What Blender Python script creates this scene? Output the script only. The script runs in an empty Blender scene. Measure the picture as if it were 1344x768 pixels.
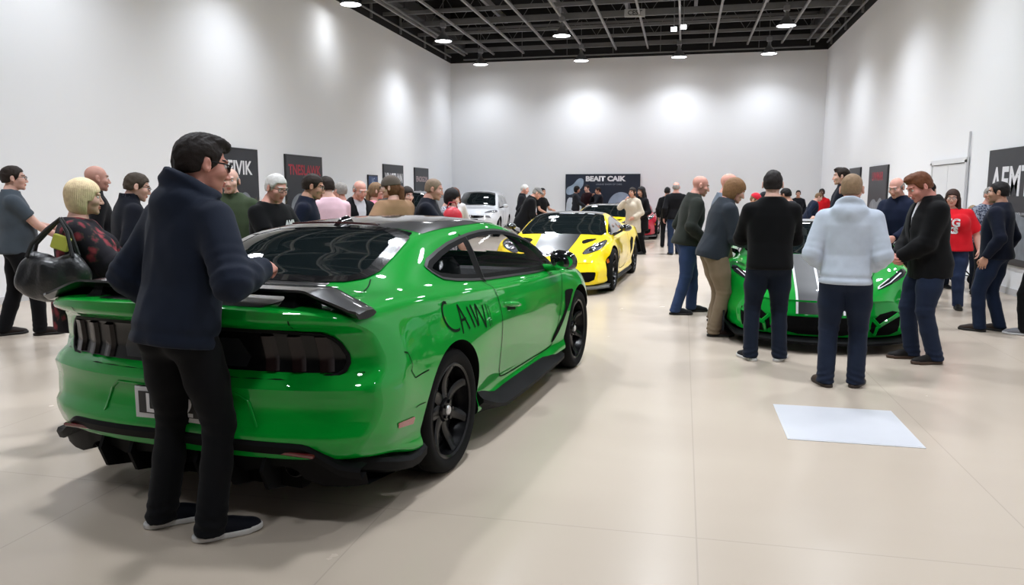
import bpy, math, random
import numpy as np
from mathutils import Vector, Matrix

SC = bpy.context.scene
COL = SC.collection
R = math.radians
rnd = random.Random(7)

# ------------------------------------------------------------------ materials
MATS = {}
def mat(name, col, rough=.5, metal=0., spec=.5, coat=0., coat_rough=.03, sheen=0., sss=0., bump=None, vary=None,
        emit=None, emit_s=0., trans=0., alpha=1., ior=1.45):
    """Principled material; bump=(scale, strength, distance), vary=(scale, amount) a soft albedo variation of the stuff itself."""
    if name in MATS: return MATS[name]
    m = bpy.data.materials.new(name); m.use_nodes = True
    nt = m.node_tree; b = nt.nodes['Principled BSDF']
    c = tuple(col) + (1.,)
    b.inputs['Base Color'].default_value = c
    b.inputs['Roughness'].default_value = rough
    b.inputs['Metallic'].default_value = metal
    b.inputs['Specular IOR Level'].default_value = spec
    b.inputs['Coat Weight'].default_value = coat
    b.inputs['Coat Roughness'].default_value = coat_rough
    b.inputs['Sheen Weight'].default_value = sheen
    b.inputs['IOR'].default_value = ior
    b.inputs['Transmission Weight'].default_value = trans
    b.inputs['Alpha'].default_value = alpha
    if sss:
        b.inputs['Subsurface Weight'].default_value = sss
        b.inputs['Subsurface Radius'].default_value = (.9, .35, .2)
        b.inputs['Subsurface Scale'].default_value = .008
    if emit:
        b.inputs['Emission Color'].default_value = tuple(emit) + (1.,)
        b.inputs['Emission Strength'].default_value = emit_s
    tc = None
    if bump or vary:
        tc = nt.nodes.new('ShaderNodeTexCoord')
    if bump:
        n = nt.nodes.new('ShaderNodeTexNoise'); n.inputs['Scale'].default_value = bump[0]; n.inputs['Detail'].default_value = 4
        bp = nt.nodes.new('ShaderNodeBump'); bp.inputs['Strength'].default_value = bump[1]; bp.inputs['Distance'].default_value = bump[2]
        nt.links.new(tc.outputs['Object'], n.inputs['Vector'])
        nt.links.new(n.outputs['Fac'], bp.inputs['Height']); nt.links.new(bp.outputs['Normal'], b.inputs['Normal'])
    if vary:
        n2 = nt.nodes.new('ShaderNodeTexNoise'); n2.inputs['Scale'].default_value = vary[0]; n2.inputs['Detail'].default_value = 5
        mx = nt.nodes.new('ShaderNodeMix'); mx.data_type = 'RGBA'
        k = vary[1]
        mx.inputs['A'].default_value = tuple(max(0, v * (1 - k)) for v in col) + (1.,)
        mx.inputs['B'].default_value = tuple(min(1, v * (1 + k)) for v in col) + (1.,)
        nt.links.new(tc.outputs['Object'], n2.inputs['Vector'])
        nt.links.new(n2.outputs['Fac'], mx.inputs['Factor']); nt.links.new(mx.outputs['Result'], b.inputs['Base Color'])
    MATS[name] = m
    return m

def fabric(name, col, rough=.85, sheen=.15):
    return mat(name, col, rough=rough, spec=.16, sheen=sheen, bump=(260, .25, .002), vary=(9, .18))

def srgb(r, g, b):
    f = lambda c: (c / 255 / 12.92) if c / 255 <= .04045 else ((c / 255 + .055) / 1.055) ** 2.4
    return (f(r), f(g), f(b))

# ------------------------------------------------------------------ objects
def tag(o, label=None, cat=None, group=None, kind=None):
    if label: o['label'] = label
    if cat: o['category'] = cat
    if group: o['group'] = group
    if kind: o['kind'] = kind
    return o

def empty(name, loc=(0, 0, 0), rz=0., label=None, cat=None, group=None):
    o = bpy.data.objects.new(name, None); COL.objects.link(o)
    o.location = loc; o.rotation_euler = (0, 0, rz); o.empty_display_size = .1
    return tag(o, label, cat, group)

def mesh_obj(name, verts, faces, mats, parent=None, smooth=True, fmat=None, sharp=None, loc=None):
    me = bpy.data.meshes.new(name)
    v = verts.tolist() if isinstance(verts, np.ndarray) else [tuple(p) for p in verts]
    f = faces.tolist() if isinstance(faces, np.ndarray) else faces
    me.from_pydata(v, [], f)
    for m in (mats if isinstance(mats, (list, tuple)) else [mats]): me.materials.append(m)
    n = len(me.polygons)
    if fmat is not None: me.polygons.foreach_set('material_index', np.asarray(fmat, dtype=np.int32))
    me.polygons.foreach_set('use_smooth', np.full(n, bool(smooth)))
    if smooth and sharp is not None: me.set_sharp_from_angle(angle=R(sharp))
    me.update()
    o = bpy.data.objects.new(name, me); COL.objects.link(o)
    if parent: o.parent = parent
    if loc: o.location = loc
    return o

class MB:
    """collects shapes into one mesh"""
    def __init__(s): s.v = []; s.f = []; s.m = []
    def add(s, v, f, m=0):
        b = len(s.v); s.v.extend([tuple(map(float, p)) for p in v]); s.f.extend([tuple(int(i) + b for i in q) for q in f]); s.m.extend([m] * len(f)); return s
    def box(s, c, d, m=0, rot=None, bev=0.):
        x, y, z = (k / 2 for k in d)
        if bev <= 0:
            v = [(-x, -y, -z), (x, -y, -z), (x, y, -z), (-x, y, -z), (-x, -y, z), (x, -y, z), (x, y, z), (-x, y, z)]
            f = [(0, 3, 2, 1), (4, 5, 6, 7), (0, 1, 5, 4), (1, 2, 6, 5), (2, 3, 7, 6), (3, 0, 4, 7)]
        else:
            b = min(bev, x * .95, y * .95, z * .95)
            v = []; f = []
            rings = [(-z, b), (-z + b, 0), (z - b, 0), (z, b)]
            for zz, ins in rings:
                X, Y = x - ins, y - ins
                v += [(-X + b, -Y, zz), (X - b, -Y, zz), (X, -Y + b, zz), (X, Y - b, zz), (X - b, Y, zz), (-X + b, Y, zz), (-X, Y - b, zz), (-X, -Y + b, zz)]
            for k in range(3):
                for i in range(8): f.append((k * 8 + i, k * 8 + (i + 1) % 8, k * 8 + 8 + (i + 1) % 8, k * 8 + 8 + i))
            f.append(tuple(range(7, -1, -1))); f.append(tuple(range(24, 32)))
        if rot is not None: v = [rot @ Vector(p) for p in v]
        return s.add([(p[0] + c[0], p[1] + c[1], p[2] + c[2]) for p in v], f, m)
    def tube(s, pts, rad, n=8, m=0, cap=True, closed=False):
        pts = [Vector(p) for p in pts]; k = len(pts)
        rad = list(rad) if isinstance(rad, (list, tuple)) else [rad] * k
        v = []; prev = None
        for i, p in enumerate(pts):
            if closed: t = (pts[(i + 1) % k] - pts[i - 1])
            else: t = (pts[min(i + 1, k - 1)] - pts[max(i - 1, 0)])
            t.normalize()
            if prev is None:
                a = Vector((0, 0, 1)) if abs(t.z) < .9 else Vector((1, 0, 0))
                prev = (a - t * a.dot(t)).normalized()
            else:
                prev = (prev - t * prev.dot(t)).normalized()
            q = t.cross(prev)
            for j in range(n):
                an = 2 * math.pi * j / n
                v.append(p + prev * (rad[i] * math.cos(an)) + q * (rad[i] * math.sin(an)))
        f = []
        for i in range(k if closed else k - 1):
            a, b = i * n, ((i + 1) % k) * n
            for j in range(n): f.append((a + j, a + (j + 1) % n, b + (j + 1) % n, b + j))
        if cap and not closed:
            f.append(tuple(range(n - 1, -1, -1))); f.append(tuple(range((k - 1) * n, k * n)))
        return s.add(v, f, m)
    def lathe(s, prof, n=32, axis='z', c=(0, 0, 0), m=0, close=False):
        v = []; f = []; k = len(prof)
        for i in range(n):
            a = 2 * math.pi * i / n; ca, sa = math.cos(a), math.sin(a)
            for r, h in prof:
                p = {'z': (r * ca, r * sa, h), 'y': (r * ca, h, r * sa), 'x': (h, r * ca, r * sa)}[axis]
                v.append((p[0] + c[0], p[1] + c[1], p[2] + c[2]))
        for i in range(n):
            a, b = i * k, ((i + 1) % n) * k
            for j in range(k if close else k - 1):
                j2 = (j + 1) % k
                q = (a + j, b + j, b + j2, a + j2)
                f.append(q if axis != 'y' else q[::-1])
        return s.add(v, f, m)
    def prism(s, poly, h0, h1, axis='z', m=0):
        n = len(poly); v = []
        for h in (h0, h1):
            for a, b in poly: v.append({'z': (a, b, h), 'y': (a, h, b), 'x': (h, a, b)}[axis])
        f = [tuple(range(n - 1, -1, -1)), tuple(range(n, 2 * n))] + [(i, (i + 1) % n, n + (i + 1) % n, n + i) for i in range(n)]
        if axis == 'y': f = [q[::-1] for q in f]
        return s.add(v, f, m)
    def grid(s, P, m=0, flip=False, closed_u=False):
        """P: rows x cols x 3"""
        P = np.asarray(P, float); a, b, _ = P.shape
        f = []
        for i in range(a - 1 + (1 if closed_u else 0)):
            for j in range(b - 1):
                q = (i * b + j, i * b + j + 1, ((i + 1) % a) * b + j + 1, ((i + 1) % a) * b + j)
                f.append(q[::-1] if flip else q)
        return s.add(P.reshape(-1, 3), f, m)
    def build(s, name, mats, parent=None, smooth=False, sharp=35, loc=None):
        return mesh_obj(name, s.v, s.f, mats, parent, smooth, s.m, sharp if smooth else None, loc)

def text_mesh(txt, size=1., extrude=0., bold=0., res=3, align='CENTER'):
    """(verts, faces) of a word lying in the xy plane, centred"""
    cu = bpy.data.curves.new('txt', 'FONT'); cu.body = txt; cu.size = size; cu.extrude = extrude; cu.offset = bold
    cu.align_x = align; cu.align_y = 'CENTER'; cu.resolution_u = res
    o = bpy.data.objects.new('txt', cu); COL.objects.link(o)
    dg = bpy.context.evaluated_depsgraph_get()
    me = bpy.data.meshes.new_from_object(o.evaluated_get(dg))
    v = np.array([p.co[:] for p in me.vertices]).reshape(-1, 3); f = [tuple(p.vertices) for p in me.polygons]
    bpy.data.objects.remove(o); bpy.data.curves.remove(cu); bpy.data.meshes.remove(me)
    return v, f

# ------------------------------------------------------------------ implicit surfaces -> quad mesh (surface nets)
def nets(sdf, lo, hi, h, smooth=2):
    lo = np.asarray(lo, float); hi = np.asarray(hi, float)
    n = np.ceil((hi - lo) / h).astype(int) + 1
    ax = [lo[i] + h * np.arange(n[i]) for i in range(3)]
    G = np.stack(np.meshgrid(*ax, indexing='ij'), -1)
    D = sdf(G.reshape(-1, 3)).reshape(n)
    S = D < 0
    cs = [S[dx:n[0] - 1 + dx, dy:n[1] - 1 + dy, dz:n[2] - 1 + dz] for dx in (0, 1) for dy in (0, 1) for dz in (0, 1)]
    tot = sum(c.astype(np.int8) for c in cs)
    act = (tot > 0) & (tot < 8)
    ci = np.argwhere(act)
    idx = -np.ones(act.shape, int); idx[act] = np.arange(len(ci))
    off = np.array([(dx, dy, dz) for dx in (0, 1) for dy in (0, 1) for dz in (0, 1)])
    cv = np.stack([D[ci[:, 0] + o[0], ci[:, 1] + o[1], ci[:, 2] + o[2]] for o in off], 1)
    acc = np.zeros((len(ci), 3)); cnt = np.zeros(len(ci))
    for a in range(8):
        for b in range(a + 1, 8):
            if np.abs(off[a] - off[b]).sum() != 1: continue
            da, db = cv[:, a], cv[:, b]
            mk = (da < 0) != (db < 0)
            t = np.where(mk, da / np.where(mk, da - db, 1), 0)
            p = off[a] + t[:, None] * (off[b] - off[a])
            acc += np.where(mk[:, None], p, 0); cnt += mk
    V = lo + h * (ci + acc / np.maximum(cnt, 1)[:, None])
    F = []
    for axis in range(3):
        sl0 = [slice(None)] * 3; sl1 = [slice(None)] * 3
        sl0[axis] = slice(0, -1); sl1[axis] = slice(1, None)
        a, b = S[tuple(sl0)], S[tuple(sl1)]
        e = np.argwhere(a != b)
        o1, o2 = [(1, 2), (2, 0), (0, 1)][axis]
        e = e[(e[:, o1] > 0) & (e[:, o2] > 0) & (e[:, o1] < n[o1] - 1) & (e[:, o2] < n[o2] - 1)]
        inside = S[e[:, 0], e[:, 1], e[:, 2]]
        def cell(d1, d2):
            q = e.copy(); q[:, o1] -= d1; q[:, o2] -= d2
            return idx[q[:, 0], q[:, 1], q[:, 2]]
        q = np.stack([cell(1, 1), cell(0, 1), cell(0, 0), cell(1, 0)], 1)
        q = np.where(inside[:, None], q, q[:, ::-1])
        F.append(q)
    F = np.concatenate(F)
    F = F[(F >= 0).all(1)]
    for _ in range(smooth):
        s = np.zeros_like(V); c = np.zeros(len(V))
        for i in range(4):
            for j in (1, 3):
                np.add.at(s, F[:, i], V[F[:, (i + j) % 4]]); np.add.at(c, F[:, i], 1)
        V = .5 * V + .5 * s / np.maximum(c, 1)[:, None]
    return V, F

def d_cone(P, a, b, ra, rb):
    a = np.asarray(a, float); ba = np.asarray(b, float) - a
    t = np.clip((P - a) @ ba / max(ba @ ba, 1e-9), 0, 1)
    return np.linalg.norm(P - a - t[:, None] * ba, axis=1) - (ra + (rb - ra) * t)

def d_chain(P, pts, rad, k=0.):
    d = None
    for i in range(len(pts) - 1):
        e = d_cone(P, pts[i], pts[i + 1], rad[i], rad[i + 1])
        d = e if d is None else (smin(d, e, k) if k else np.minimum(d, e))
    return d

def d_ell(P, c, r, M=None):
    p = P - np.asarray(c, float)
    if M is not None: p = p @ M
    r = np.asarray(r, float)
    k0 = np.linalg.norm(p / r, axis=1); k1 = np.linalg.norm(p / (r * r), axis=1)
    return k0 * (k0 - 1) / np.maximum(k1, 1e-9)

def smin(a, b, k):
    h = np.clip(.5 + .5 * (b - a) / k, 0, 1)
    return b + (a - b) * h - k * h * (1 - h)
def smax(a, b, k): return -smin(-a, -b, k)

def wob(P, f, seed, stretch=(1, 1, 1)):
    """cheap smooth vector noise, about -1..1"""
    g = np.random.RandomState(seed); out = np.zeros(len(P))
    Q = P * np.asarray(stretch)
    for i in range(5):
        k = g.normal(size=3); k *= f * (.6 + .35 * i) / np.linalg.norm(k)
        out += np.sin(Q @ k + g.uniform(0, 6.28) + 1.3 * np.sin(Q @ (k[[1, 2, 0]] * .7) + i)) / (1 + .45 * i)
    return out / 2.6

# ------------------------------------------------------------------ people
def head_sdf(P):
    k = .016
    Q = P.copy(); Q[:, 0] = np.abs(Q[:, 0])
    d = d_ell(P, (0, -.016, .036), (.077, .097, .086))
    d = smin(d, d_ell(P, (0, .030, -.020), (.064, .066, .085)), k)
    d = smin(d, d_ell(P, (0, .040, -.070), (.050, .050, .042)), k)
    d = smin(d, d_ell(P, (0, .080, -.098), (.021, .016, .016)), .02)
    d = smin(d, d_ell(Q, (.040, .062, -.022), (.028, .028, .024)), .02)
    d = smin(d, d_ell(P, (0, .082, .034), (.054, .016, .010)), .016)
    d = smax(d, -d_ell(Q, (.031, .104, .012), (.019, .016, .011)), .012)
    d = smin(d, d_cone(P, (0, .090, .016), (0, .113, -.028), .008, .0115), .010)
    d = smin(d, d_ell(Q, (.0115, .102, -.033), (.0085, .011, .008)), .006)
    d = smin(d, d_ell(P, (0, .094, -.056), (.023, .011, .006)), .006)
    d = smin(d, d_ell(P, (0, .092, -.067), (.020, .012, .007)), .006)
    d = smax(d, -d_ell(P, (0, .106, -.0615), (.024, .012, .0022)), .003)
    e = d_ell(Q, (.085, -.012, -.004), (.011, .021, .033), np.array(Matrix.Rotation(-.35, 3, 'Z') @ Matrix.Rotation(.2, 3, 'X')))
    e = smax(e, -d_ell(Q, (.097, -.004, -.002), (.008, .012, .020)), .004)
    d = smin(d, e, .008)
    n = d_cone(P, (0, -.022, -.05), (0, -.045, -.165), .056, .060)
    return smin(d, n, .022)

def make_head(h):
    V, F = nets(head_sdf, (-.12, -.15, -.19), (.12, .145, .14), h, 1)
    c = V[F].mean(1); ax = np.abs(c[:, 0])
    m = np.zeros(len(F), int)
    m[(ax < .022) & (c[:, 1] > .088) & (c[:, 2] > -.073) & (c[:, 2] < -.051)] = 1
    bz = .037 - .0012 * ((ax - .03) / .012) ** 2
    m[(ax > .012) & (ax < .050) & (c[:, 1] > .06) & (np.abs(c[:, 2] - bz) < .0042)] = 4
    mb = MB(); mb.add(V, F.tolist()); mb.m = m.tolist()
    for sx in (-1, 1):
        for r, y, mm in ((.0125, .0775, 2), (.0068, .0842, 3)):
            prof = [(r * math.sin(math.pi * i / 8), -r * math.cos(math.pi * i / 8)) for i in range(9)]
            mb.lathe(prof, 12, 'y', (sx * .031, y, .011), mm)
    return np.array(mb.v), mb.f, np.array(mb.m)

def hand_sdf_fn(curl):
    def path(x, base, segs, bends, sp):
        p = Vector((x, base, 0)); out = [p.copy()]; a = 0
        for L, b in zip(segs, bends):
            a += R(b); p = p + Vector((sp * L, math.cos(a) * L, -math.sin(a) * L)); out.append(p.copy())
        return [tuple(q) for q in out]
    fs = []
    for x, b, L, sp in ((-.031, .083, .068, -.06), (-.0105, .089, .078, -.02), (.0105, .087, .072, .03), (.031, .079, .056, .09)):
        fs.append(path(x, b, (L * .45, L * .31, L * .24), curl, sp))
    th = [(-.024, .024, -.004), (-.050, .050, -.018), (-.058, .078, -.030 - .010 * (curl[0] > 40)), (-.050 + .018 * (curl[0] > 40), .100, -.040 - .014 * (curl[0] > 40))]
    def f(P):
        d = d_ell(P, (0, .045, 0), (.044, .052, .0175))
        d = smin(d, d_cone(P, (-.024, .07, 0), (.026, .068, 0), .0125, .011), .012)
        d = smin(d, d_ell(P, (0, -.012, 0), (.027, .045, .020)), .016)
        d = smin(d, d_ell(P, (-.026, .032, -.008), (.018, .030, .015)), .012)
        for q in fs: d = smin(d, d_chain(P, q, (.0098, .0088, .0080, .0068)), .0035)
        return smin(d, d_chain(P, th, (.013, .0112, .0098, .0082)), .006)
    return f

def shoe_sdf(P):
    d = d_ell(P, (0, -.026, .056), (.038, .050, .058))
    d = smin(d, d_ell(P, (0, .045, .040), (.043, .090, .048)), .025)
    d = smin(d, d_ell(P, (-.004, .125, .028), (.047, .078, .036)), .025)
    d = smin(d, d_cone(P, (0, -.018, .06), (0, -.02, .110), .040, .038), .02)
    return np.maximum(d, .020 - P[:, 2])
def sole_sdf(P):
    Q = P * np.array([1, 1, 0.])
    d = d_ell(Q, (0, -.030, 0), (.045, .061, 1)); d = smin(d, d_ell(Q, (0, .05, 0), (.045, .10, 1)), .02)
    d = smin(d, d_ell(Q, (-.004, .125, 0), (.051, .083, 1)), .025)
    return smax(d, np.abs(P[:, 2] - .014 - .004 * (P[:, 1] > .15)) - .0135, .006)

TPL = {}
def tpl(kind, q):
    k = (kind, q)
    if k in TPL: return TPL[k]
    if kind == 'head': r = make_head({0: .0036, 1: .0055, 2: .008}[q])
    elif kind == 'shoe':
        h = {0: .006, 1: .009, 2: .014}[q]
        a, b = nets(shoe_sdf, (-.08, -.12, -.01), (.08, .24, .2), h), nets(sole_sdf, (-.08, -.12, -.02), (.08, .24, .05), h * .7, 1)
        r = (np.concatenate([a[0], b[0]]), np.concatenate([a[1], b[1] + len(a[0])]), np.r_[np.zeros(len(a[1]), int), np.ones(len(b[1]), int)])
    else:
        curl = {'hand_relax': (18, 30, 18), 'hand_grip': (52, 62, 36), 'hand_flat': (6, 10, 6), 'hand_point': (30, 48, 30)}[kind]
        h = {0: .0034, 1: .0048, 2: .0066}[q]
        V, F = nets(hand_sdf_fn(curl), (-.09, -.07, -.11), (.08, .19, .05), h, 1); r = (V, F)
    TPL[k] = r
    return r

def hair_sdf_fn(style, rs):
    def base(P, t): return smin(d_ell(P, (0, -.018, .036), (.077 + t, .097 + t, .087 + t)), d_ell(P, (0, -.028, -.01), (.072 + t, .082 + t, .085 + t)), .02)
    def line(P, ys, zs): return np.interp(P[:, 1], ys, zs) - P[:, 2]
    def f(P):
        ax = np.abs(P[:, 0])
        fuzz = .0026 * wob(P, 190, rs) + .0034 * wob(P, 85, rs + 1, (1, .45, .8))
        if style in ('short', 'spiky', 'buzz', 'crop', 'sideswept'):
            t = {'short': .011, 'spiky': .014, 'buzz': .004, 'crop': .008, 'sideswept': .013}[style]
            d = base(P, t)
            if style in ('spiky', 'sideswept'): d = smin(d, d_ell(P, (.006, .030, .108), (.060, .060, .030)), .02) 
            if style == 'spiky':
                d = smin(d, d_ell(P, (0, .078, .098), (.046, .024, .022)), .014)
                d = d + .0035 * np.sin(P[:, 0] * 300 + P[:, 1] * 120) * np.clip((P[:, 2] - .08) * 30, 0, 1)
            m = line(P, (-.09, -.055, -.03, -.022, .004, .012, .040, .055, .09), (-.050, -.048, -.036, .028, .028, -.022, .012, .066, .072))
            if style == 'buzz': fuzz = fuzz * .4
            return smax(d + fuzz, m, .006)
        if style == 'balding':
            d = base(P, .0075) + .09 * np.clip(P[:, 2], 0, .06)
            m = line(P, (-.09, -.055, -.03, -.022, .004, .012, .03), (-.052, -.050, -.036, .02, .02, -.012, .02))
            top = P[:, 2] - .055 + .25 * np.maximum(P[:, 1] + .05, 0)
            return smax(smax(d + fuzz * .6, m, .006), smax(top, P[:, 1] - .03, .01), .01)
        if style in ('bob', 'long', 'shoulder', 'tied', 'frizz'):
            t = .020 if style != 'tied' else .013
            d = base(P, t)
            low = {'bob': -.145, 'shoulder': -.15, 'long': -.19, 'tied': -.06, 'frizz': -.12}[style]
            d = smin(d, d_ell(P, (0, -.030, -.035), (.092, .080, .115) if style != 'tied' else (.075, .075, .07)), .03)
            if style == 'frizz': d = smin(d, d_ell(P, (0, -.02, 0), (.135, .125, .14)), .03); fuzz = fuzz * 4
            if style == 'long': d = smin(d, d_chain(P, [(0, -.07, -.08), (0, -.085, -.24), (0, -.075, -.38)], (.085, .085, .05)), .04); d = smin(d, d_chain(np.stack([ax, P[:, 1], P[:, 2]], 1), [(.068, -.01, -.03), (.082, .02, -.2), (.082, .05, -.33)], (.045, .048, .02)), .03)
            if style == 'tied': d = smin(d, d_chain(P, [(0, -.10, .0), (0, -.135, -.03), (0, -.125, -.14), (0, -.10, -.22)], (.030, .032, .036, .012)), .015)
            an = np.arctan2(P[:, 0], P[:, 1] + .03)
            d = d + fuzz * (.35 if style != 'frizz' else 1) + .0016 * np.sin(an * 46 + 3 * wob(P, 22, rs, (1, 1, .3)))
            face = np.maximum(np.maximum(ax - (.062 + .02 * (P[:, 2] < -.02)), -(P[:, 1] - .020 - .03 * np.clip(P[:, 2] * 12, 0, 1))), P[:, 2] - (.056 if style in ('bob', 'shoulder', 'frizz') else .066) + .3 * ax)
            d = smax(d, -face, .008)
            if style != 'long' : d = smax(d, low - P[:, 2], .01) if style != 'tied' else d
            return d
        if style in ('cap', 'flatcap', 'beanie'):
            d = base(P, .014)
            zc = .040 if style != 'beanie' else .02
            d = smax(d, zc - .12 * P[:, 1] * (style != 'beanie') - P[:, 2], .006)
            if style == 'cap': d = smin(d, smax(d_ell(P, (0, .115, .046), (.075, .085, .02)), P[:, 2] * -1 + .034, .004), .008)
            if style == 'flatcap': d = smin(d, d_ell(P, (0, .055, .062), (.092, .085, .026)), .02)
            return d + fuzz * .2
        raise ValueError(style)
    return f

def hair_mesh(style, q, rs):
    k = ('hair', style, q, rs % 3)
    if k not in TPL:
        h = {0: .0040, 1: .0062, 2: .009}[q]
        lo = (-.16, -.21, -.45 if style == 'long' else -.25); hi = (.16, .22, .17)
        TPL[k] = nets(hair_sdf_fn(style, rs % 3 + 3), lo, hi, h, 1)
    return TPL[k]

def ik(S, W, l1, l2, pole):
    S = Vector(S); W = Vector(W); d = W - S; L = min(d.length, .995 * (l1 + l2)); u = d.normalized(); W = S + u * L
    a = (l1 * l1 - l2 * l2 + L * L) / (2 * L); h = math.sqrt(max(l1 * l1 - a * a, 0))
    p = Vector(pole); p = (p - u * p.dot(u)).normalized()
    return S + u * a + p * h, W

# wrist in torso space for the RIGHT side (x mirrored for the left), elbow pole, palm normal, hand, hand direction (None: along forearm)
ARMS = {
    'down':   ((.245, .03, .885), (.3, -1, 0), (-1, .2, 0), 'hand_relax', (-.05, .18, -1)),
    'out':    ((.31, .05, .91), (.4, -1, 0), (-1, .2, 0), 'hand_relax', None),
    'pocket': ((.205, .07, .935), (.8, -1, 0), (-1, 0, 0), 'hand_flat', (-.2, .25, -1)),
    'jacketpocket': ((.175, .15, .985), (.45, -1, -.1), (-1, -.4, 0), 'hand_flat', (-.7, .5, -.5)),
    'clasp':  ((.030, .265, .985), (1, -.7, -.2), (-.4, -1, .3), 'hand_grip', (-.8, .25, -.35)),
    'claspup': ((.040, .30, 1.16), (1, -.5, -.6), (-.3, -1, -.3), 'hand_grip', (-.85, .35, .1)),
    'bent':   ((.13, .345, 1.10), (.6, -1, -.4), (-.5, 0, -1), 'hand_grip', None),
    'bentlow': ((.14, .33, 1.01), (.6, -1, -.3), (-1, 0, -.3), 'hand_grip', None),
    'phone':  ((.085, .33, 1.20), (.7, -.8, -.8), (-.4, -.3, .8), 'hand_grip', None),
    'face':   ((.06, .20, 1.44), (.8, .1, -1), (-.6, -.5, 0), 'hand_grip', None),
    'reach':  ((.20, .43, 1.02), (.6, -1, -.2), (-.2, 0, -1), 'hand_relax', None),
    'hip':    ((.235, .02, 1.00), (1, -.6, .2), (-1, 0, 0), 'hand_grip', (-.5, .5, -.4)),
    'back':   ((.04, -.20, .96), (1, -.3, .1), (0, -1, 0), 'hand_grip', (-.7, -.1, -.3)),
}
SKINS = {}
def skin(rgb):
    c = srgb(*rgb); l = .3 * c[0] + .6 * c[1] + .1 * c[2]; c = tuple(.84 * v + .16 * l for v in c)
    return mat('skin_%d_%d_%d' % rgb, c, rough=.52, spec=.4, sss=.12)

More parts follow.
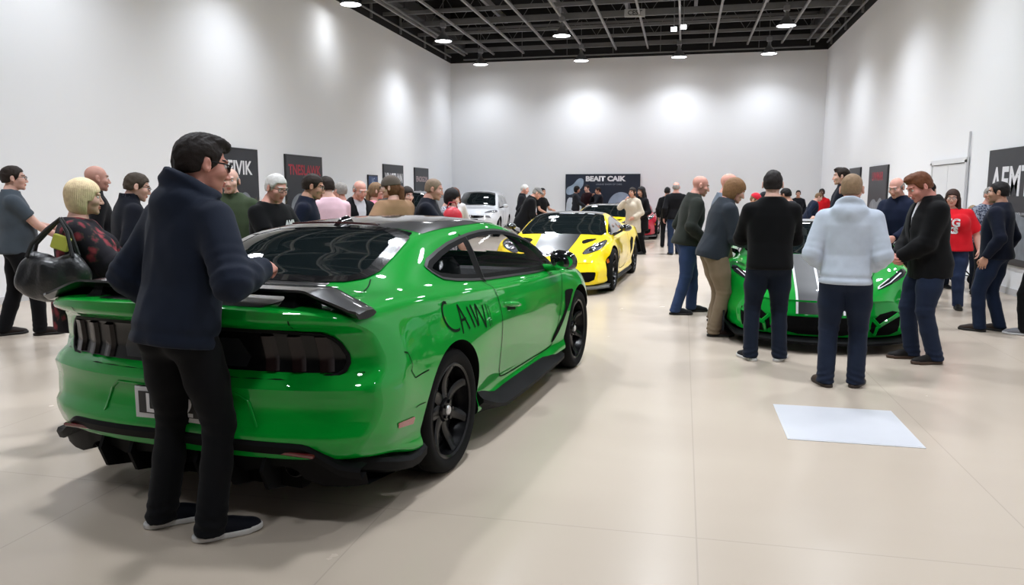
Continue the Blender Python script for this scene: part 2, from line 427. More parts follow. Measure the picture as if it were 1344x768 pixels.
PEOPLE = []
def person(label, x, y, face, h=1.75, g=1., q=1, sex='m', lean=0., twist=0., side=0., head=(0, 0), skin_rgb=(214, 158, 132),
           hair=('short', (.03, .022, .018)), top=None, pants=None, shoes=None, arms=('down', 'down'), legs=None, belly=0.,
           glasses=None, hat=None, group=None, extras=None, seed=None):
    """top: dict(kind, col, sleeve, hem, off, collar, hood, open, name); pants: dict(col, w); shoes: (upper, sole)"""
    seed = len(PEOPLE) * 13 + 5 if seed is None else seed
    rs = np.random.RandomState(seed)
    s = h / 1.75
    vox = {0: .0105, 1: .015, 2: .022}[q]
    root = empty('person', (x, y, 0), R(face - 90), label, 'person', group)
    PEOPLE.append(root)
    hip = Vector((0, 0, .93))
    Tt = Matrix.Translation(hip) @ Matrix.Rotation(R(twist), 4, 'Z') @ Matrix.Rotation(R(side), 4, 'Y') @ Matrix.Rotation(R(-lean), 4, 'X') @ Matrix.Translation(-hip)
    # leaning people shift the hips back so the weight stays over the feet
    sh = Vector((0, -.10 * math.sin(R(lean)), 0)); Tt = Matrix.Translation(sh) @ Tt
    Ti = np.array(Tt.inverted())
    def tl(P): return P @ Ti[:3, :3].T + Ti[:3, 3]
    Th = Tt @ Matrix.Translation((0, -.008, 1.50)) @ Matrix.Rotation(R(head[0]), 4, 'Z') @ Matrix.Rotation(R(-head[1]), 4, 'X') @ Matrix.Translation((0, .028, .128))
    fem = sex == 'f'
    z_ = np.array((.55, .72, .82, .90, 1.0, 1.1, 1.22, 1.34, 1.42, 1.475, 1.53, 1.6))
    if fem:
        a_ = np.array((.19, .182, .180, .178, .158, .142, .152, .165, .145, .090, .055, .05)); b_ = np.array((.14, .130, .125, .122, .108, .100, .108, .106, .088, .066, .055, .05))
    else:
        a_ = np.array((.18, .172, .170, .172, .165, .163, .178, .186, .166, .118, .066, .055)); b_ = np.array((.14, .128, .130, .134, .122, .114, .122, .118, .097, .074, .060, .055))
    cy = np.array((0, -.004, -.010, -.018, -.006, .003, .004, -.006, -.016, -.022, -.022, -.02))
    gg = 1 + (g - 1) * np.interp(z_, (.9, 1.1, 1.3, 1.45, 1.53), (1, 1.15, .9, .6, .3))
    a_ = a_ * gg; b_ = b_ * (1 + (gg - 1) * 1.2)
    sw = (.158 if fem else .182) * (1 + (g - 1) * .45)
    def torso(P, off=0.):
        L = tl(P); z = np.clip(L[:, 2], .5, 1.6)
        a = np.interp(z, z_, a_) + off; b = np.interp(z, z_, b_) + off; c = np.interp(z, z_, cy)
        rho = (np.abs(L[:, 0] / a) ** 2.35 + np.abs((L[:, 1] - c) / b) ** 2.35) ** (1 / 2.35)
        d = (rho - 1) * np.minimum(a, b) * .9
        if fem: 
            Q = L.copy(); Q[:, 0] = np.abs(Q[:, 0]); d = smin(d, d_ell(Q, (.075 * g, .085 * g, 1.265), (.072 * g + off, .062 * g + off, .072 * g + off)), .035)
        if belly: d = smin(d, d_ell(L, (0, .045 + belly * .35, 1.06), (.15 * g + off, .085 + belly * .6 + off, .15 + off)), .06)
        return smax(d, L[:, 2] - 1.56, .03), L
    # limbs
    Rm = lambda v, sg: Vector((v[0] * sg, v[1], v[2]))
    A = []
    for sg, pose in ((1, arms[0]), (-1, arms[1])):
        pd = ARMS[pose] if isinstance(pose, str) else pose
        Sh = Tt @ Vector((sw * sg, -.014, 1.392))
        wt = Rm(pd[0], sg); 
        if pose in ('down', 'out', 'pocket', 'hip', 'jacketpocket'): wt = Vector((wt.x + sg * (sw - .182 + .13 * (g - 1) + .35 * belly), wt.y, wt.z))
        elif belly or g > 1.1: wt = Vector((wt.x, wt.y + .7 * belly + .16 * (g - 1), wt.z))
        E, W = ik(Sh, Tt @ wt, .305, .262, Tt.to_3x3() @ Rm(pd[1], sg))
        fd = (W - E).normalized() if pd[4] is None else (Tt.to_3x3() @ Rm(pd[4], sg)).normalized()
        if pd[4] is not None: fd = (fd + .35 * (W - E).normalized()).normalized()
        pn = Tt.to_3x3() @ Rm(pd[2], sg); pn = (pn - fd * pn.dot(fd)).normalized()
        A.append((sg, Sh, E, W, fd, pn, pd[3]))
    legs = legs or ((.105, 0, 8), (-.105, 0, 8))
    Lg = []
    for sg, (fx, fy, fyaw) in ((1, legs[0]), (-1, legs[1])):
        H = Vector((.088 * sg * (1 + .4 * (g - 1)), sh.y, .90)); Kn, An = ik(H, (fx, fy, .095), .420, .402, (0.12 * sg, 1, 0))
        Lg.append((sg, H, Kn, An, fyaw))
    np_ = lambda v: np.array(v[:])
    # ---- body: head, neck, limbs, hands
    short = top.get('sleeve', 'long') != 'long'
    def core(P):
        d, L = torso(P, -.012); d = smax(d, .86 - L[:, 2], .02)
        d = smin(d, d_cone(P, np_(Tt @ Vector((0, -.012, 1.46))), np_(Th @ Vector((0, -.02, -.07))), .060 if not fem else .050, .054 if not fem else .046), .03)
        for sg, Sh, E, W, fd, pn, hk in A:
            f = (1 + .6 * (g - 1)) * (.86 if fem else 1)
            d = smin(d, d_chain(P, [np_(Sh), np_(E), np_(E.lerp(W, .3)), np_(W)], (.046 * f, .040 * f, .041 * f, .0265)), .02)
        for sg, H, Kn, An, fy in Lg: d = smin(d, d_chain(P, [np_(H), np_(Kn), np_(An)], (.075, .05, .035)), .03)
        return d
    V, F = nets(core, (-.55, -.45, .05), (.55, .75, 1.72), .021 if not short else (.013 if q < 2 else .018), 2)
    mb_v = [V]; mb_f = [F]; mb_m = [np.zeros(len(F), int)]; nb = len(V)
    hv, hf, hm = tpl('head', q)
    Hm = np.array(Th); hs = .97 if fem else 1.
    hv2 = (hv * hs) @ Hm[:3, :3].T + Hm[:3, 3]
    hf_np = np.array([f if len(f) == 4 else tuple(f) + (f[-1],) for f in hf])
    mb_v.append(hv2); mb_f.append(hf_np + nb); mb_m.append(hm); nb += len(hv2)
    HANDS = []
    for sg, Sh, E, W, fd, pn, hk in A:
        tv, tf = tpl(hk, q)
        X = fd.cross(-pn) * 1.; M = np.array([[X[i], fd[i], -pn[i]] for i in range(3)])
        v = tv.copy() * (.92 if fem else 1.); ff = tf
        if sg < 0: v[:, 0] *= -1; ff = tf[:, ::-1]
        v = v @ M.T + np.array(W[:])
        mb_v.append(v); mb_f.append(ff + nb); mb_m.append(np.zeros(len(ff), int)); nb += len(v)
        HANDS.append((W, fd, pn, sg))
    hc = hair[1] if hair else (.25, .2, .16)
    hname = 'hair_%d_%d_%d' % tuple(int(255 * c) for c in hc)
    hmat = mat(hname, hc, rough=.6, spec=.25, bump=(240, .5, .003), vary=(40, .35))
    sk = skin(skin_rgb)
    lip = mat('lips_%d_%d_%d' % skin_rgb, tuple(c * f for c, f in zip(srgb(*skin_rgb), (.78, .5, .5))), rough=.4)
    VV = np.concatenate(mb_v) * s; FF = np.concatenate(mb_f)
    mesh_obj('body', VV, [tuple(dict.fromkeys(f)) for f in FF.tolist()], [sk, lip, mat('eye_white', (.75, .72, .70), .2), mat('eye_iris', (.03, .02, .015), .15), hmat], root, True, np.concatenate(mb_m))
    # ---- hair
    if hair:
        v, f = hair_mesh(hair[0], q, seed)
        v = v * hs @ Hm[:3, :3].T + Hm[:3, 3]
        mesh_obj('hair', v * s, f, hmat, root)
    if hat:
        v, f = hair_mesh(hat[0], q, 0)
        v = v * 1.02 @ Hm[:3, :3].T + Hm[:3, 3]
        mesh_obj('cap', v * s, f, fabric('hat_%d_%d_%d' % tuple(int(255 * c) for c in hat[1]), hat[1]), root)
    if glasses:
        gb = MB(); th = .0022 if glasses != 'thick' else .0034
        for sx in (-1, 1):
            c = Vector((sx * .033, .108, .010)); ring = []
            for i in range(20):
                a = 2 * math.pi * i / 20
                ring.append((c.x + .024 * math.copysign(abs(math.cos(a)) ** .6, math.cos(a)), c.y - .012 * abs(math.cos(a) * sx + 1) * .5, c.z + .017 * math.copysign(abs(math.sin(a)) ** .6, math.sin(a))))
            gb.tube(ring, th, 6, closed=True)
            gb.tube([(sx * .057, .100, .016), (sx * .081, .06, .016), (sx * .084, -.002, .012), (sx * .083, -.02, -.004)], th, 6)
            gb.add(ring, [tuple(range(20))], 1)
        gb.tube([(-.011, .112, .014), (0, .116, .017), (.011, .112, .014)], th, 6)
        gm = mat('glasses_frame', (.012, .011, .011), .25); lm = mat('spectacle_lens', (.9, .92, .92), .05, alpha=.12)
        v = np.array(gb.v) @ Hm[:3, :3].T + Hm[:3, 3]
        mesh_obj('glasses', v * s, gb.f, [gm, lm], root, False, gb.m)
    # ---- top
    off = top.get('off', .014); hem = top.get('hem', .86); sl = top.get('sleeve', 'long'); fold = top.get('fold', .006)
    cl = top.get('collar')
    lw = top.get('loose', 1.)
    def topf(P, o=0.):
        d, L = torso(P, off + o)
        for sg, Sh, E, W, fd, pn, hk in A:
            f = (1 + .7 * (g - 1)) * (.88 if fem else 1) * lw
            u = np_((W - E).normalized())
            if sl == 'long':
                a = d_chain(P, [np_(Sh), np_(E), np_(E.lerp(W, .35)), np_(W)], (.053 * f + off, .049 * f + off, .047 * f + off, .033 * f + off), .03)
                a = smax(a, (P - np_(W)) @ u + .004, .006)
                r = np.linalg.norm(P - np_(E), axis=1)
                a = a + fold * .8 * np.exp(-(r / .12) ** 2) * np.sin((P - np_(E)) @ np_((E - Sh).normalized()) * 115 + 2 * wob(P, 14, seed)) * .6
                if top.get('cuff'): a = smin(a, smax(d_cone(P, np_(W - Vector(u) * .055), np_(W - Vector(u) * .005), .040, .036) + .0025 * np.sin(((P - np_(W)) @ u) * 320), (P - np_(W)) @ u, .004), .008)
            else:
                uu = np_((E - Sh).normalized()); t = {'short': .205, 'elbow': .28}.get(sl, .2)
                a = d_cone(P, np_(Sh), np_(E), .054 * f + off, .060 * f + off)
                a = smax(a, (P - np_(Sh)) @ uu - t, .006)
            d = smin(d, a, .024 + .03 * np.exp(-(np.linalg.norm(P - np_(Sh), axis=1) / .13) ** 2))
        rg = 1 - 2 * np.abs(wob(P, 15, seed + 1, (1, 1, .5)))
        d = d + fold * (wob(P, 17, seed, (1, 1, .55)) * .7 - .55 * np.clip(rg, 0, 1) ** 2 + .35 * wob(P, 46, seed + 3, (1, 1, .5))) * np.clip((1.5 - L[:, 2]) * 4, .25, 1)
        if top.get('band'): d = d - .0 + .010 * np.exp(-((L[:, 2] - hem - .055) / .016) ** 2)
        d = smax(d, hem + top.get('tilt', 0) * L[:, 1] - L[:, 2], .008)
        d = smax(d, L[:, 2] - 1.493 - (.02 if cl else 0) + .30 * L[:, 1] * (L[:, 1] > 0), .012)
        if cl in ('collar', 'high', 'polo'):
            hh = {'collar': .034, 'high': .062, 'polo': .026}[cl]
            Lc = L.copy(); rr = np.sqrt((Lc[:, 0] / (.074 + off * .4)) ** 2 + ((Lc[:, 1] + .016) / (.076 + off * .4)) ** 2)
            c = np.maximum(np.abs(rr - 1) * .075 - .008, np.abs(L[:, 2] - 1.50 + .35 * np.maximum(L[:, 1], 0) - hh * .3) - hh * .72)
            if cl != 'high': c = np.maximum(c, -(np.abs(L[:, 0]) + .6 * (1.50 - L[:, 2]) - .0) * (L[:, 1] > .02) + .0)
            d = smin(d, c, .008)
        if top.get('hood'):
            e = d_ell(L, (0, -.085, 1.455), (.135, .075, .070)); e = smin(e, d_ell(L, (0, -.105, 1.40), (.095, .05, .075)), .04)
            ring = np.sqrt((np.sqrt((L[:, 0] / 1.0) ** 2 + ((L[:, 1] + .022) / 1.0) ** 2) - .088) ** 2 + ((L[:, 2] - 1.49 + .55 * (L[:, 1] + .02)) * .8) ** 2) - .030
            e = smin(e, ring, .03)
            if top['hood'] == 'big':
                rg = np.sqrt((np.sqrt((L[:, 0] / 1.10) ** 2 + ((L[:, 1] + .012) / 1.12) ** 2) - .088) ** 2 + ((L[:, 2] - 1.515 + .34 * (L[:, 1] + .02)) * .80) ** 2) - .026
                rg = rg + .009 * np.sin(L[:, 2] * 95 + 55 * L[:, 0] + 3 * wob(P, 12, 4))
                e = smin(e, rg, .015)
            e = smax(e, -d_ell(L, (0, -.035, 1.60), (.062, .070, .11)), .02)
            d = smin(d, e + .004 * wob(P, 40, seed + 9), .02)
        return d
    def topfull(P):
        d = topf(P)
        if top.get('open'):
            L = tl(P); w = top['open']
            d = smax(d, -np.maximum(np.abs(L[:, 0]) - w * np.clip((L[:, 2] - top.get('openlow', 1.05)) / .45, 0, 1), -L[:, 1] + .02), .004)
        return d
    V, F = nets(topfull, (-.62, -.5, min(hem - .15, .7)), (.62, .75, 1.78), vox, 2)
    c = tl(V[F].mean(1)); fm = np.zeros(len(F), int); mats = [top['mat']]
    for i, (fn, m) in enumerate(top.get('zones', [])):
        mats.append(m); fm[fn(c)] = i + 1
    mesh_obj(top.get('name', 'jacket'), V * s, F, mats, root, True, fm)
    if top.get('open'):
        def inner(P):
            d, L = torso(P, off * .35); return smax(smax(d, 1.0 - L[:, 2], .01), L[:, 2] - 1.505 + .3 * L[:, 1] * (L[:, 1] > 0), .01)
        V, F = nets(inner, (-.4, -.35, .95), (.4, .5, 1.7), vox, 2)
        mesh_obj('shirt', V * s, F, top['inner'], root)
    # ---- trousers
    pw = 1.04 * pants.get('w', 1.) * (1 + .5 * (g - 1))
    def pf(P):
        X = P.copy(); X[:, 1] -= sh.y
        d = d_ell(X, (0, -.004, .945), (.168 * (1 + (g - 1) * .9), .122 * (1 + (g - 1)), .15))
        Q = X.copy(); Q[:, 0] = np.abs(Q[:, 0]); d = smin(d, d_ell(Q, (.072, -.060, .905), (.082 * g, .078 * g, .085)), .03)
        lg = None
        for sg, H, Kn, An, fy in Lg:
            e = d_chain(P, [np_(H), np_(H.lerp(Kn, .5)), np_(Kn), np_(Kn.lerp(An, .45)), np_(An + Vector((0, -.022, -.06)))], (.096 * pw, .088 * pw, .070 * (.5 + .5 * pw), .066 * (.6 + .4 * pw), .0655 * (.75 + .25 * pw)), .02)
            r = np.linalg.norm(P - np_(Kn), axis=1)
            e = e + .0045 * np.exp(-(r / .10) ** 2) * np.sin(P[:, 2] * 105 + 30 * P[:, 0] + 2 * wob(P, 12, seed)) + .0055 * np.exp(-((P[:, 2] - .06) / .09) ** 2) * np.sin(P[:, 2] * 130 + 40 * P[:, 0] * sg + seed)
            lg = e if lg is None else np.minimum(lg, e)
        d = smin(d, lg, .035) + .0035 * wob(P, 24, seed + 5, (1, 1, .5))
        d = d + .16 * np.clip(P[:, 2] - hem + .01, 0, .2)
        d = smax(d, P[:, 2] - min(1.03, hem + .14), .01)
        return smax(d, .030 - P[:, 2], .006)
    V, F = nets(pf, (-.55, -.5, 0), (.55, .55, 1.08), vox, 2)
    mesh_obj('trousers', V * s, F, pants['mat'], root)
    # ---- shoes
    for sg, H, Kn, An, fy in Lg:
        v, f, m = tpl('shoe', q); v = v.copy(); f = f
        if sg < 0: v[:, 0] *= -1; f = f[:, ::-1]
        a = R(-fy * sg); M = np.array([[math.cos(a), -math.sin(a), 0], [math.sin(a), math.cos(a), 0], [0, 0, 1]])
        v = v @ M.T + np.array((An.x, An.y - .0, 0))
        mesh_obj('shoe', v * s, f, list(shoes), root, True, m)
    root_info = dict(root=root, Tt=Tt, Th=Th, topf=topf, s=s, hands=HANDS, tl=tl, torso=torso)
    return root_info

def chest_print(info, txt_vf, cx, cz, m, name='print', back=False, parent=None):
    """lays flat lettering (x right as read, y up) on the front of a garment"""
    v, f = txt_vf; s = info['s']
    Tt = np.array(info['Tt']); out = []
    P0 = np.stack([-(v[:, 0]) + cx, np.zeros(len(v)), v[:, 1] + cz], 1)   # a reader in front sees the wearer's right on the left
    best = np.full(len(v), np.nan)
    ys = np.linspace(.45, 0, 150)
    for yy in ys:
        L = P0.copy(); L[:, 1] = yy
        W = L @ Tt[:3, :3].T + Tt[:3, 3]
        d = info['topf'](W); hit = (d < 0) & np.isnan(best); best[hit] = yy
        if not np.isnan(best).any(): break
    P0[:, 1] = np.nan_to_num(best, nan=float(np.nanmean(best))) + .007
    W = (P0 @ Tt[:3, :3].T + Tt[:3, 3]) * s
    return mesh_obj(name, W, [q[::-1] for q in f], m, info['root'] if parent is None else parent, False)

# ------------------------------------------------------------------ cars
def pchip(x, y, xi):
    """monotone cubic, y may be (n, k)"""
    x = np.asarray(x, float); y = np.asarray(y, float); xi = np.atleast_1d(np.asarray(xi, float))
    sh = y.shape[1:]; y = y.reshape(len(x), -1)
    h = np.diff(x)[:, None]; dl = np.diff(y, axis=0) / h; m = np.zeros_like(y)
    if len(x) > 2:
        w1 = 2 * h[1:] + h[:-1]; w2 = h[1:] + 2 * h[:-1]
        ok = dl[:-1] * dl[1:] > 0
        with np.errstate(divide='ignore', invalid='ignore'):
            hm = (w1 + w2) / (w1 / dl[:-1] + w2 / dl[1:])
        m[1:-1] = np.where(ok, hm, 0)
    m[0] = dl[0]; m[-1] = dl[-1]
    i = np.clip(np.searchsorted(x, xi) - 1, 0, len(x) - 2); t = ((xi - x[i]) / (x[i + 1] - x[i]))[:, None]; t = np.clip(t, 0, 1); hh = h[i]
    r = y[i] * (2 * t ** 3 - 3 * t ** 2 + 1) + hh * m[i] * (t ** 3 - 2 * t ** 2 + t) + y[i + 1] * (-2 * t ** 3 + 3 * t ** 2) + hh * m[i + 1] * (t ** 3 - t ** 2)
    return r.reshape((len(xi),) + sh)

class Body:
    """car skin: half sections of 11 control points (y outwards, z up) at stations along x (forwards);
    rb/fb(y, z) bow the two ends into tail and nose"""
    NP = 11; SEG = 7
    def __init__(s, st, rb=None, fb=None, rl=.7, fl=.7, tens=.42):
        st = sorted(st, key=lambda q: q[0]); s.x = np.array([q[0] for q in st]); s.cp = np.array([q[1] for q in st], float)
        s.x0, s.x1 = s.x[0], s.x[-1]
        s.rb = rb or (lambda y, z: 0 * y); s.fb = fb or (lambda y, z: 0 * y); s.rl, s.fl = rl, fl
        n = s.NP; WY, WZ = [], []
        for i in range(n - 1):
            for k in range(s.SEG + (i == n - 2)):
                t = k / s.SEG; wy = np.zeros(n); wz = np.zeros(n)
                h00, h10, h01, h11 = 2 * t ** 3 - 3 * t ** 2 + 1, t ** 3 - 2 * t ** 2 + t, -2 * t ** 3 + 3 * t ** 2, t ** 3 - t ** 2
                for w in (wy, wz): w[i] += h00; w[i + 1] += h01
                for j, hh in ((i, h10), (i + 1, h11)):
                    if j == 0: wy[1] += 2 * hh * tens          # mirrored neighbours on the centre line
                    elif j == n - 1: wy[n - 2] -= 2 * hh * tens
                    else:
                        for w in (wy, wz): w[j + 1] += hh * tens; w[j - 1] -= hh * tens
                WY.append(wy); WZ.append(wz)
        s.WY, s.WZ = np.array(WY), np.array(WZ)
    def sec(s, x):
        c = pchip(s.x, s.cp, x); S = np.stack([c[:, :, 0] @ s.WY.T, c[:, :, 1] @ s.WZ.T], -1)
        S[:, :, 0] = np.maximum(S[:, :, 0], 0); return S
    def bow(s, x, y, z):
        x = np.asarray(x, float)
        def sm(t): t = np.clip(t, 0, 1); return t * t * (3 - 2 * t)
        return x + sm(1 - (x - s.x0) / s.rl) * s.rb(np.abs(y), z) - sm(1 - (s.x1 - x) / s.fl) * s.fb(np.abs(y), z)
    def mesh(s, dx=.03, extra=()):
        n = int((s.x1 - s.x0) / dx)
        xs = np.unique(np.r_[np.linspace(s.x0, s.x1, n), s.x0 + np.array([.008, .02, .035]), s.x1 - np.array([.008, .02, .035]), list(extra)])
        S = s.sec(xs); m = S.shape[1]
        full = np.concatenate([S, S[:, -2:0:-1] * np.array([-1, 1])], 1)   # right half then left, closed loop
        k = full.shape[1]
        X = s.bow(xs[:, None] * np.ones(k), full[:, :, 0], full[:, :, 1])
        V = np.stack([X, full[:, :, 0], full[:, :, 1]], -1)
        F = []
        for i in range(len(xs) - 1):
            a, b = i * k, (i + 1) * k
            F += [(a + j, b + j, b + (j + 1) % k, a + (j + 1) % k) for j in range(k)]
        V = V.reshape(-1, 3).tolist()
        for end, xx in ((0, s.x0), (len(xs) - 1, s.x1)):
            base = end * k; q = 17; rows = []
            for j in range(1, m - 1):
                y, z = S[end, j]; row = [base + j]
                for t in np.linspace(1, -1, q)[1:-1]:
                    V.append([float(s.bow(xx, np.array(y * t), np.array(z))), y * t, z]); row.append(len(V) - 1)
                row.append(base + k - j); rows.append(row)
            fl = []
            for r0, r1 in zip(rows[:-1], rows[1:]):
                fl += [(r0[i], r0[i + 1], r1[i + 1], r1[i]) for i in range(q - 1)]
            fl += [(base, rows[0][i + 1], rows[0][i]) for i in range(q - 1)]
            fl += [(base + m - 1, rows[-1][i], rows[-1][i + 1]) for i in range(q - 1)]
            F += fl if end else [f[::-1] for f in fl]
        return np.array(V), [f[::-1] for f in F]
    # --- points on the skin
    def side(s, x, z, off=0.):
        S = s.sec(x); z = np.atleast_1d(z); out = []
        a, b = s.SEG * 1, s.SEG * 8 + 4
        for i in range(len(S)):
            zz = np.maximum.accumulate(S[i, a:b, 1] + np.arange(b - a) * 1e-6); out.append(np.interp(z[i], zz, S[i, a:b, 0]))
        y = np.array(out)
        return np.stack([s.bow(np.atleast_1d(x), y, z), y + off, z + off * .3 * (z > .95)], -1)
    def top(s, x, y, off=0.):
        S = s.sec(x); y = np.atleast_1d(y); out = []
        a = s.SEG * 4 + 3
        for i in range(len(S)):
            yy = np.maximum.accumulate(S[i, a:, 0][::-1] + np.arange(S.shape[1] - a) * 1e-6); out.append(np.interp(abs(y[i]), yy, S[i, a:, 1][::-1]))
        z = np.array(out)
        return np.stack([s.bow(np.atleast_1d(x), y, z), y, z + off], -1)
    def end(s, y, z, off=0., rear=True):
        y = np.atleast_1d(np.asarray(y, float)); z = np.atleast_1d(np.asarray(z, float)); x = s.x0 if rear else s.x1
        return np.stack([s.bow(np.full(len(y), x), y, z) + (-off if rear else off), y, z], -1)
    def at(s, kind, a, b, off, sg=1):
        if kind == 'side': P = s.side(a, b, off)
        elif kind == 'top': return s.top(a, b, off)
        elif kind == 'rear': return s.end(a, b, off, True)
        else: return s.end(a, b, off, False)
        if sg < 0: P[:, 1] *= -1
        return P

def chaikin(p, n=2, closed=True):
    for _ in range(n):
        q = []
        k = len(p)
        for i in range(k if closed else k - 1):
            a, b = np.array(p[i], float), np.array(p[(i + 1) % k], float)
            q += [a * .75 + b * .25, a * .25 + b * .75]
        if not closed: q = [np.array(p[0], float)] + q + [np.array(p[-1], float)]
        p = q
    return [tuple(map(float, v)) for v in p]

def inside(poly, x, y):
    x = np.asarray(x); y = np.asarray(y); r = np.zeros(x.shape, bool); n = len(poly)
    for i in range(n):
        (x0, y0), (x1, y1) = poly[i], poly[i - 1]
        c = ((y0 > y) != (y1 > y)) & (x < (x1 - x0) * (y - y0) / ((y1 - y0) if y1 != y0 else 1e-12) + x0); r ^= c
    return r

def patch(mb, B, kind, poly, off=.003, step=.03, m=0, sg=1, nv=None, rim=True):
    """a sheet with rolled-in edge laid on the skin; poly in (x,z) side, (x,y) top or (y,z) for the ends"""
    p = np.array(poly, float); lo, hi = p[:, 0].min(), p[:, 0].max()
    us = np.unique(np.r_[np.linspace(lo, hi, max(int((hi - lo) / step), 3)), p[:, 0]])
    us = us[np.r_[True, np.diff(us) > 1e-5]]
    L, H = [], []
    for u in us:
        uu = np.clip(u, lo + 1e-6, hi - 1e-6); vs = []
        for i in range(len(p)):
            a, b = p[i - 1], p[i]
            if (a[0] - uu) * (b[0] - uu) <= 0 and a[0] != b[0]: vs.append(a[1] + (b[1] - a[1]) * (uu - a[0]) / (b[0] - a[0]))
        L.append(min(vs)); H.append(max(vs))
    L, H = np.array(L), np.array(H)
    n = nv or max(int((H - L).max() / step) + 1, 3)
    T = np.linspace(0, 1, n); U = np.repeat(us[:, None], n, 1); Vv = L[:, None] + (H - L)[:, None] * T
    G = B.at(kind, U.ravel(), Vv.ravel(), off, sg).reshape(len(us), n, 3)
    flip = {'side': sg < 0, 'top': True, 'rear': False, 'front': True}[kind]
    # orientation: 'side' right(+y): du=+x, dv=+z -> normal -y, so flip for +y
    mb.grid(G, m, flip=not flip if kind != 'top' else False)
    return mb

def strip(mb, B, kind, pts, w, off=.003, step=.02, m=0, sg=1, closed=False, hgt=0.):
    """a ribbon of width w along a polyline on the skin"""
    P = np.array(pts, float)
    if closed: P = np.vstack([P, P[:1]])
    seg = np.linalg.norm(np.diff(P, axis=0), axis=1); cum = np.r_[0, np.cumsum(seg)]
    n = max(int(cum[-1] / step), 2) + 1; t = np.unique(np.r_[np.linspace(0, cum[-1], n), cum]); t = t[np.r_[True, np.diff(t) > 1e-6]]
    Q = np.stack([np.interp(t, cum, P[:, i]) for i in (0, 1)], 1)
    if closed: Q = Q[:-1]; T = np.roll(Q, -1, 0) - np.roll(Q, 1, 0)
    else: T = np.gradient(Q, axis=0)
    T /= np.maximum(np.linalg.norm(T, axis=1), 1e-9)[:, None]; N = np.stack([-T[:, 1], T[:, 0]], 1)
    ww = np.asarray(w(t / cum[-1]) if callable(w) else np.full(len(Q), w))[:len(Q), None]
    rows = [B.at(kind, *(Q + N * ww * .5 * e).T, off + (hgt if e in (-.6, 0, .6) else 0), sg) for e in ((-1, 1) if not hgt else (-1, -.6, .6, 1))]
    G = np.stack(rows, 1)
    fl = {'side': sg > 0, 'top': False, 'rear': True, 'front': False}[kind]
    if closed: mb.grid(G, m, flip=fl, closed_u=True)
    else: mb.grid(G, m, flip=fl)
    return mb

def cut_arches(V, F, wheels, mats, fm=None):
    """cuts the wheel arches out of the closed skin; wheels: (x, z, r, y_in) on both sides. Returns mesh with arch lining = slot 1"""
    me = bpy.data.meshes.new('skin'); me.from_pydata(V.tolist(), [], F)
    for m in mats: me.materials.append(m)
    o = bpy.data.objects.new('skin', me); COL.objects.link(o); cs = []
    for x, z, r, yi in wheels:
        for sg in (-1, 1):
            mb = MB(); prof = [(0, sg * yi), (r, sg * yi), (r, sg * 1.4), (0, sg * 1.4)]
            n = 56; v = []; f = []
            for h in (yi, 1.4):
                for i in range(n): a = 2 * math.pi * (i + .5) / n; v.append((x + r * math.cos(a), sg * h, z + r * math.sin(a)))
            f = [(i, (i + 1) % n, n + (i + 1) % n, n + i) for i in range(n)] + [tuple(range(n - 1, -1, -1)), tuple(range(n, 2 * n))]
            if sg > 0: f = [q[::-1] for q in f]
            cm = bpy.data.meshes.new('c'); cm.from_pydata(v, [], f); c = bpy.data.objects.new('c', cm); COL.objects.link(c); cs.append(c)
            md = o.modifiers.new('b', 'BOOLEAN'); md.operation = 'DIFFERENCE'; md.solver = 'EXACT'; md.object = c
    dg = bpy.context.evaluated_depsgraph_get()
    out = bpy.data.meshes.new_from_object(o.evaluated_get(dg))
    for c in cs + [o]:
        d = c.data; bpy.data.objects.remove(c); bpy.data.meshes.remove(d)
    V2 = np.array([v.co[:] for v in out.vertices]); F2 = [tuple(p.vertices) for p in out.polygons]; M = np.zeros(len(F2), int)
    for i, p in enumerate(out.polygons):
        for x, z, r, yi in wheels:
            pv = V2[list(p.vertices)]; rr = np.hypot(pv[:, 0] - x, pv[:, 2] - z)
            if (rr < r + .002).all() and (np.abs(pv[:, 1]) > yi - .002).all() and (abs(p.normal.y) < .6 or (np.abs(np.abs(pv[:, 1]) - yi) < .003).all()):
                M[i] = 1
    bpy.data.meshes.remove(out)
    return V2, F2, M

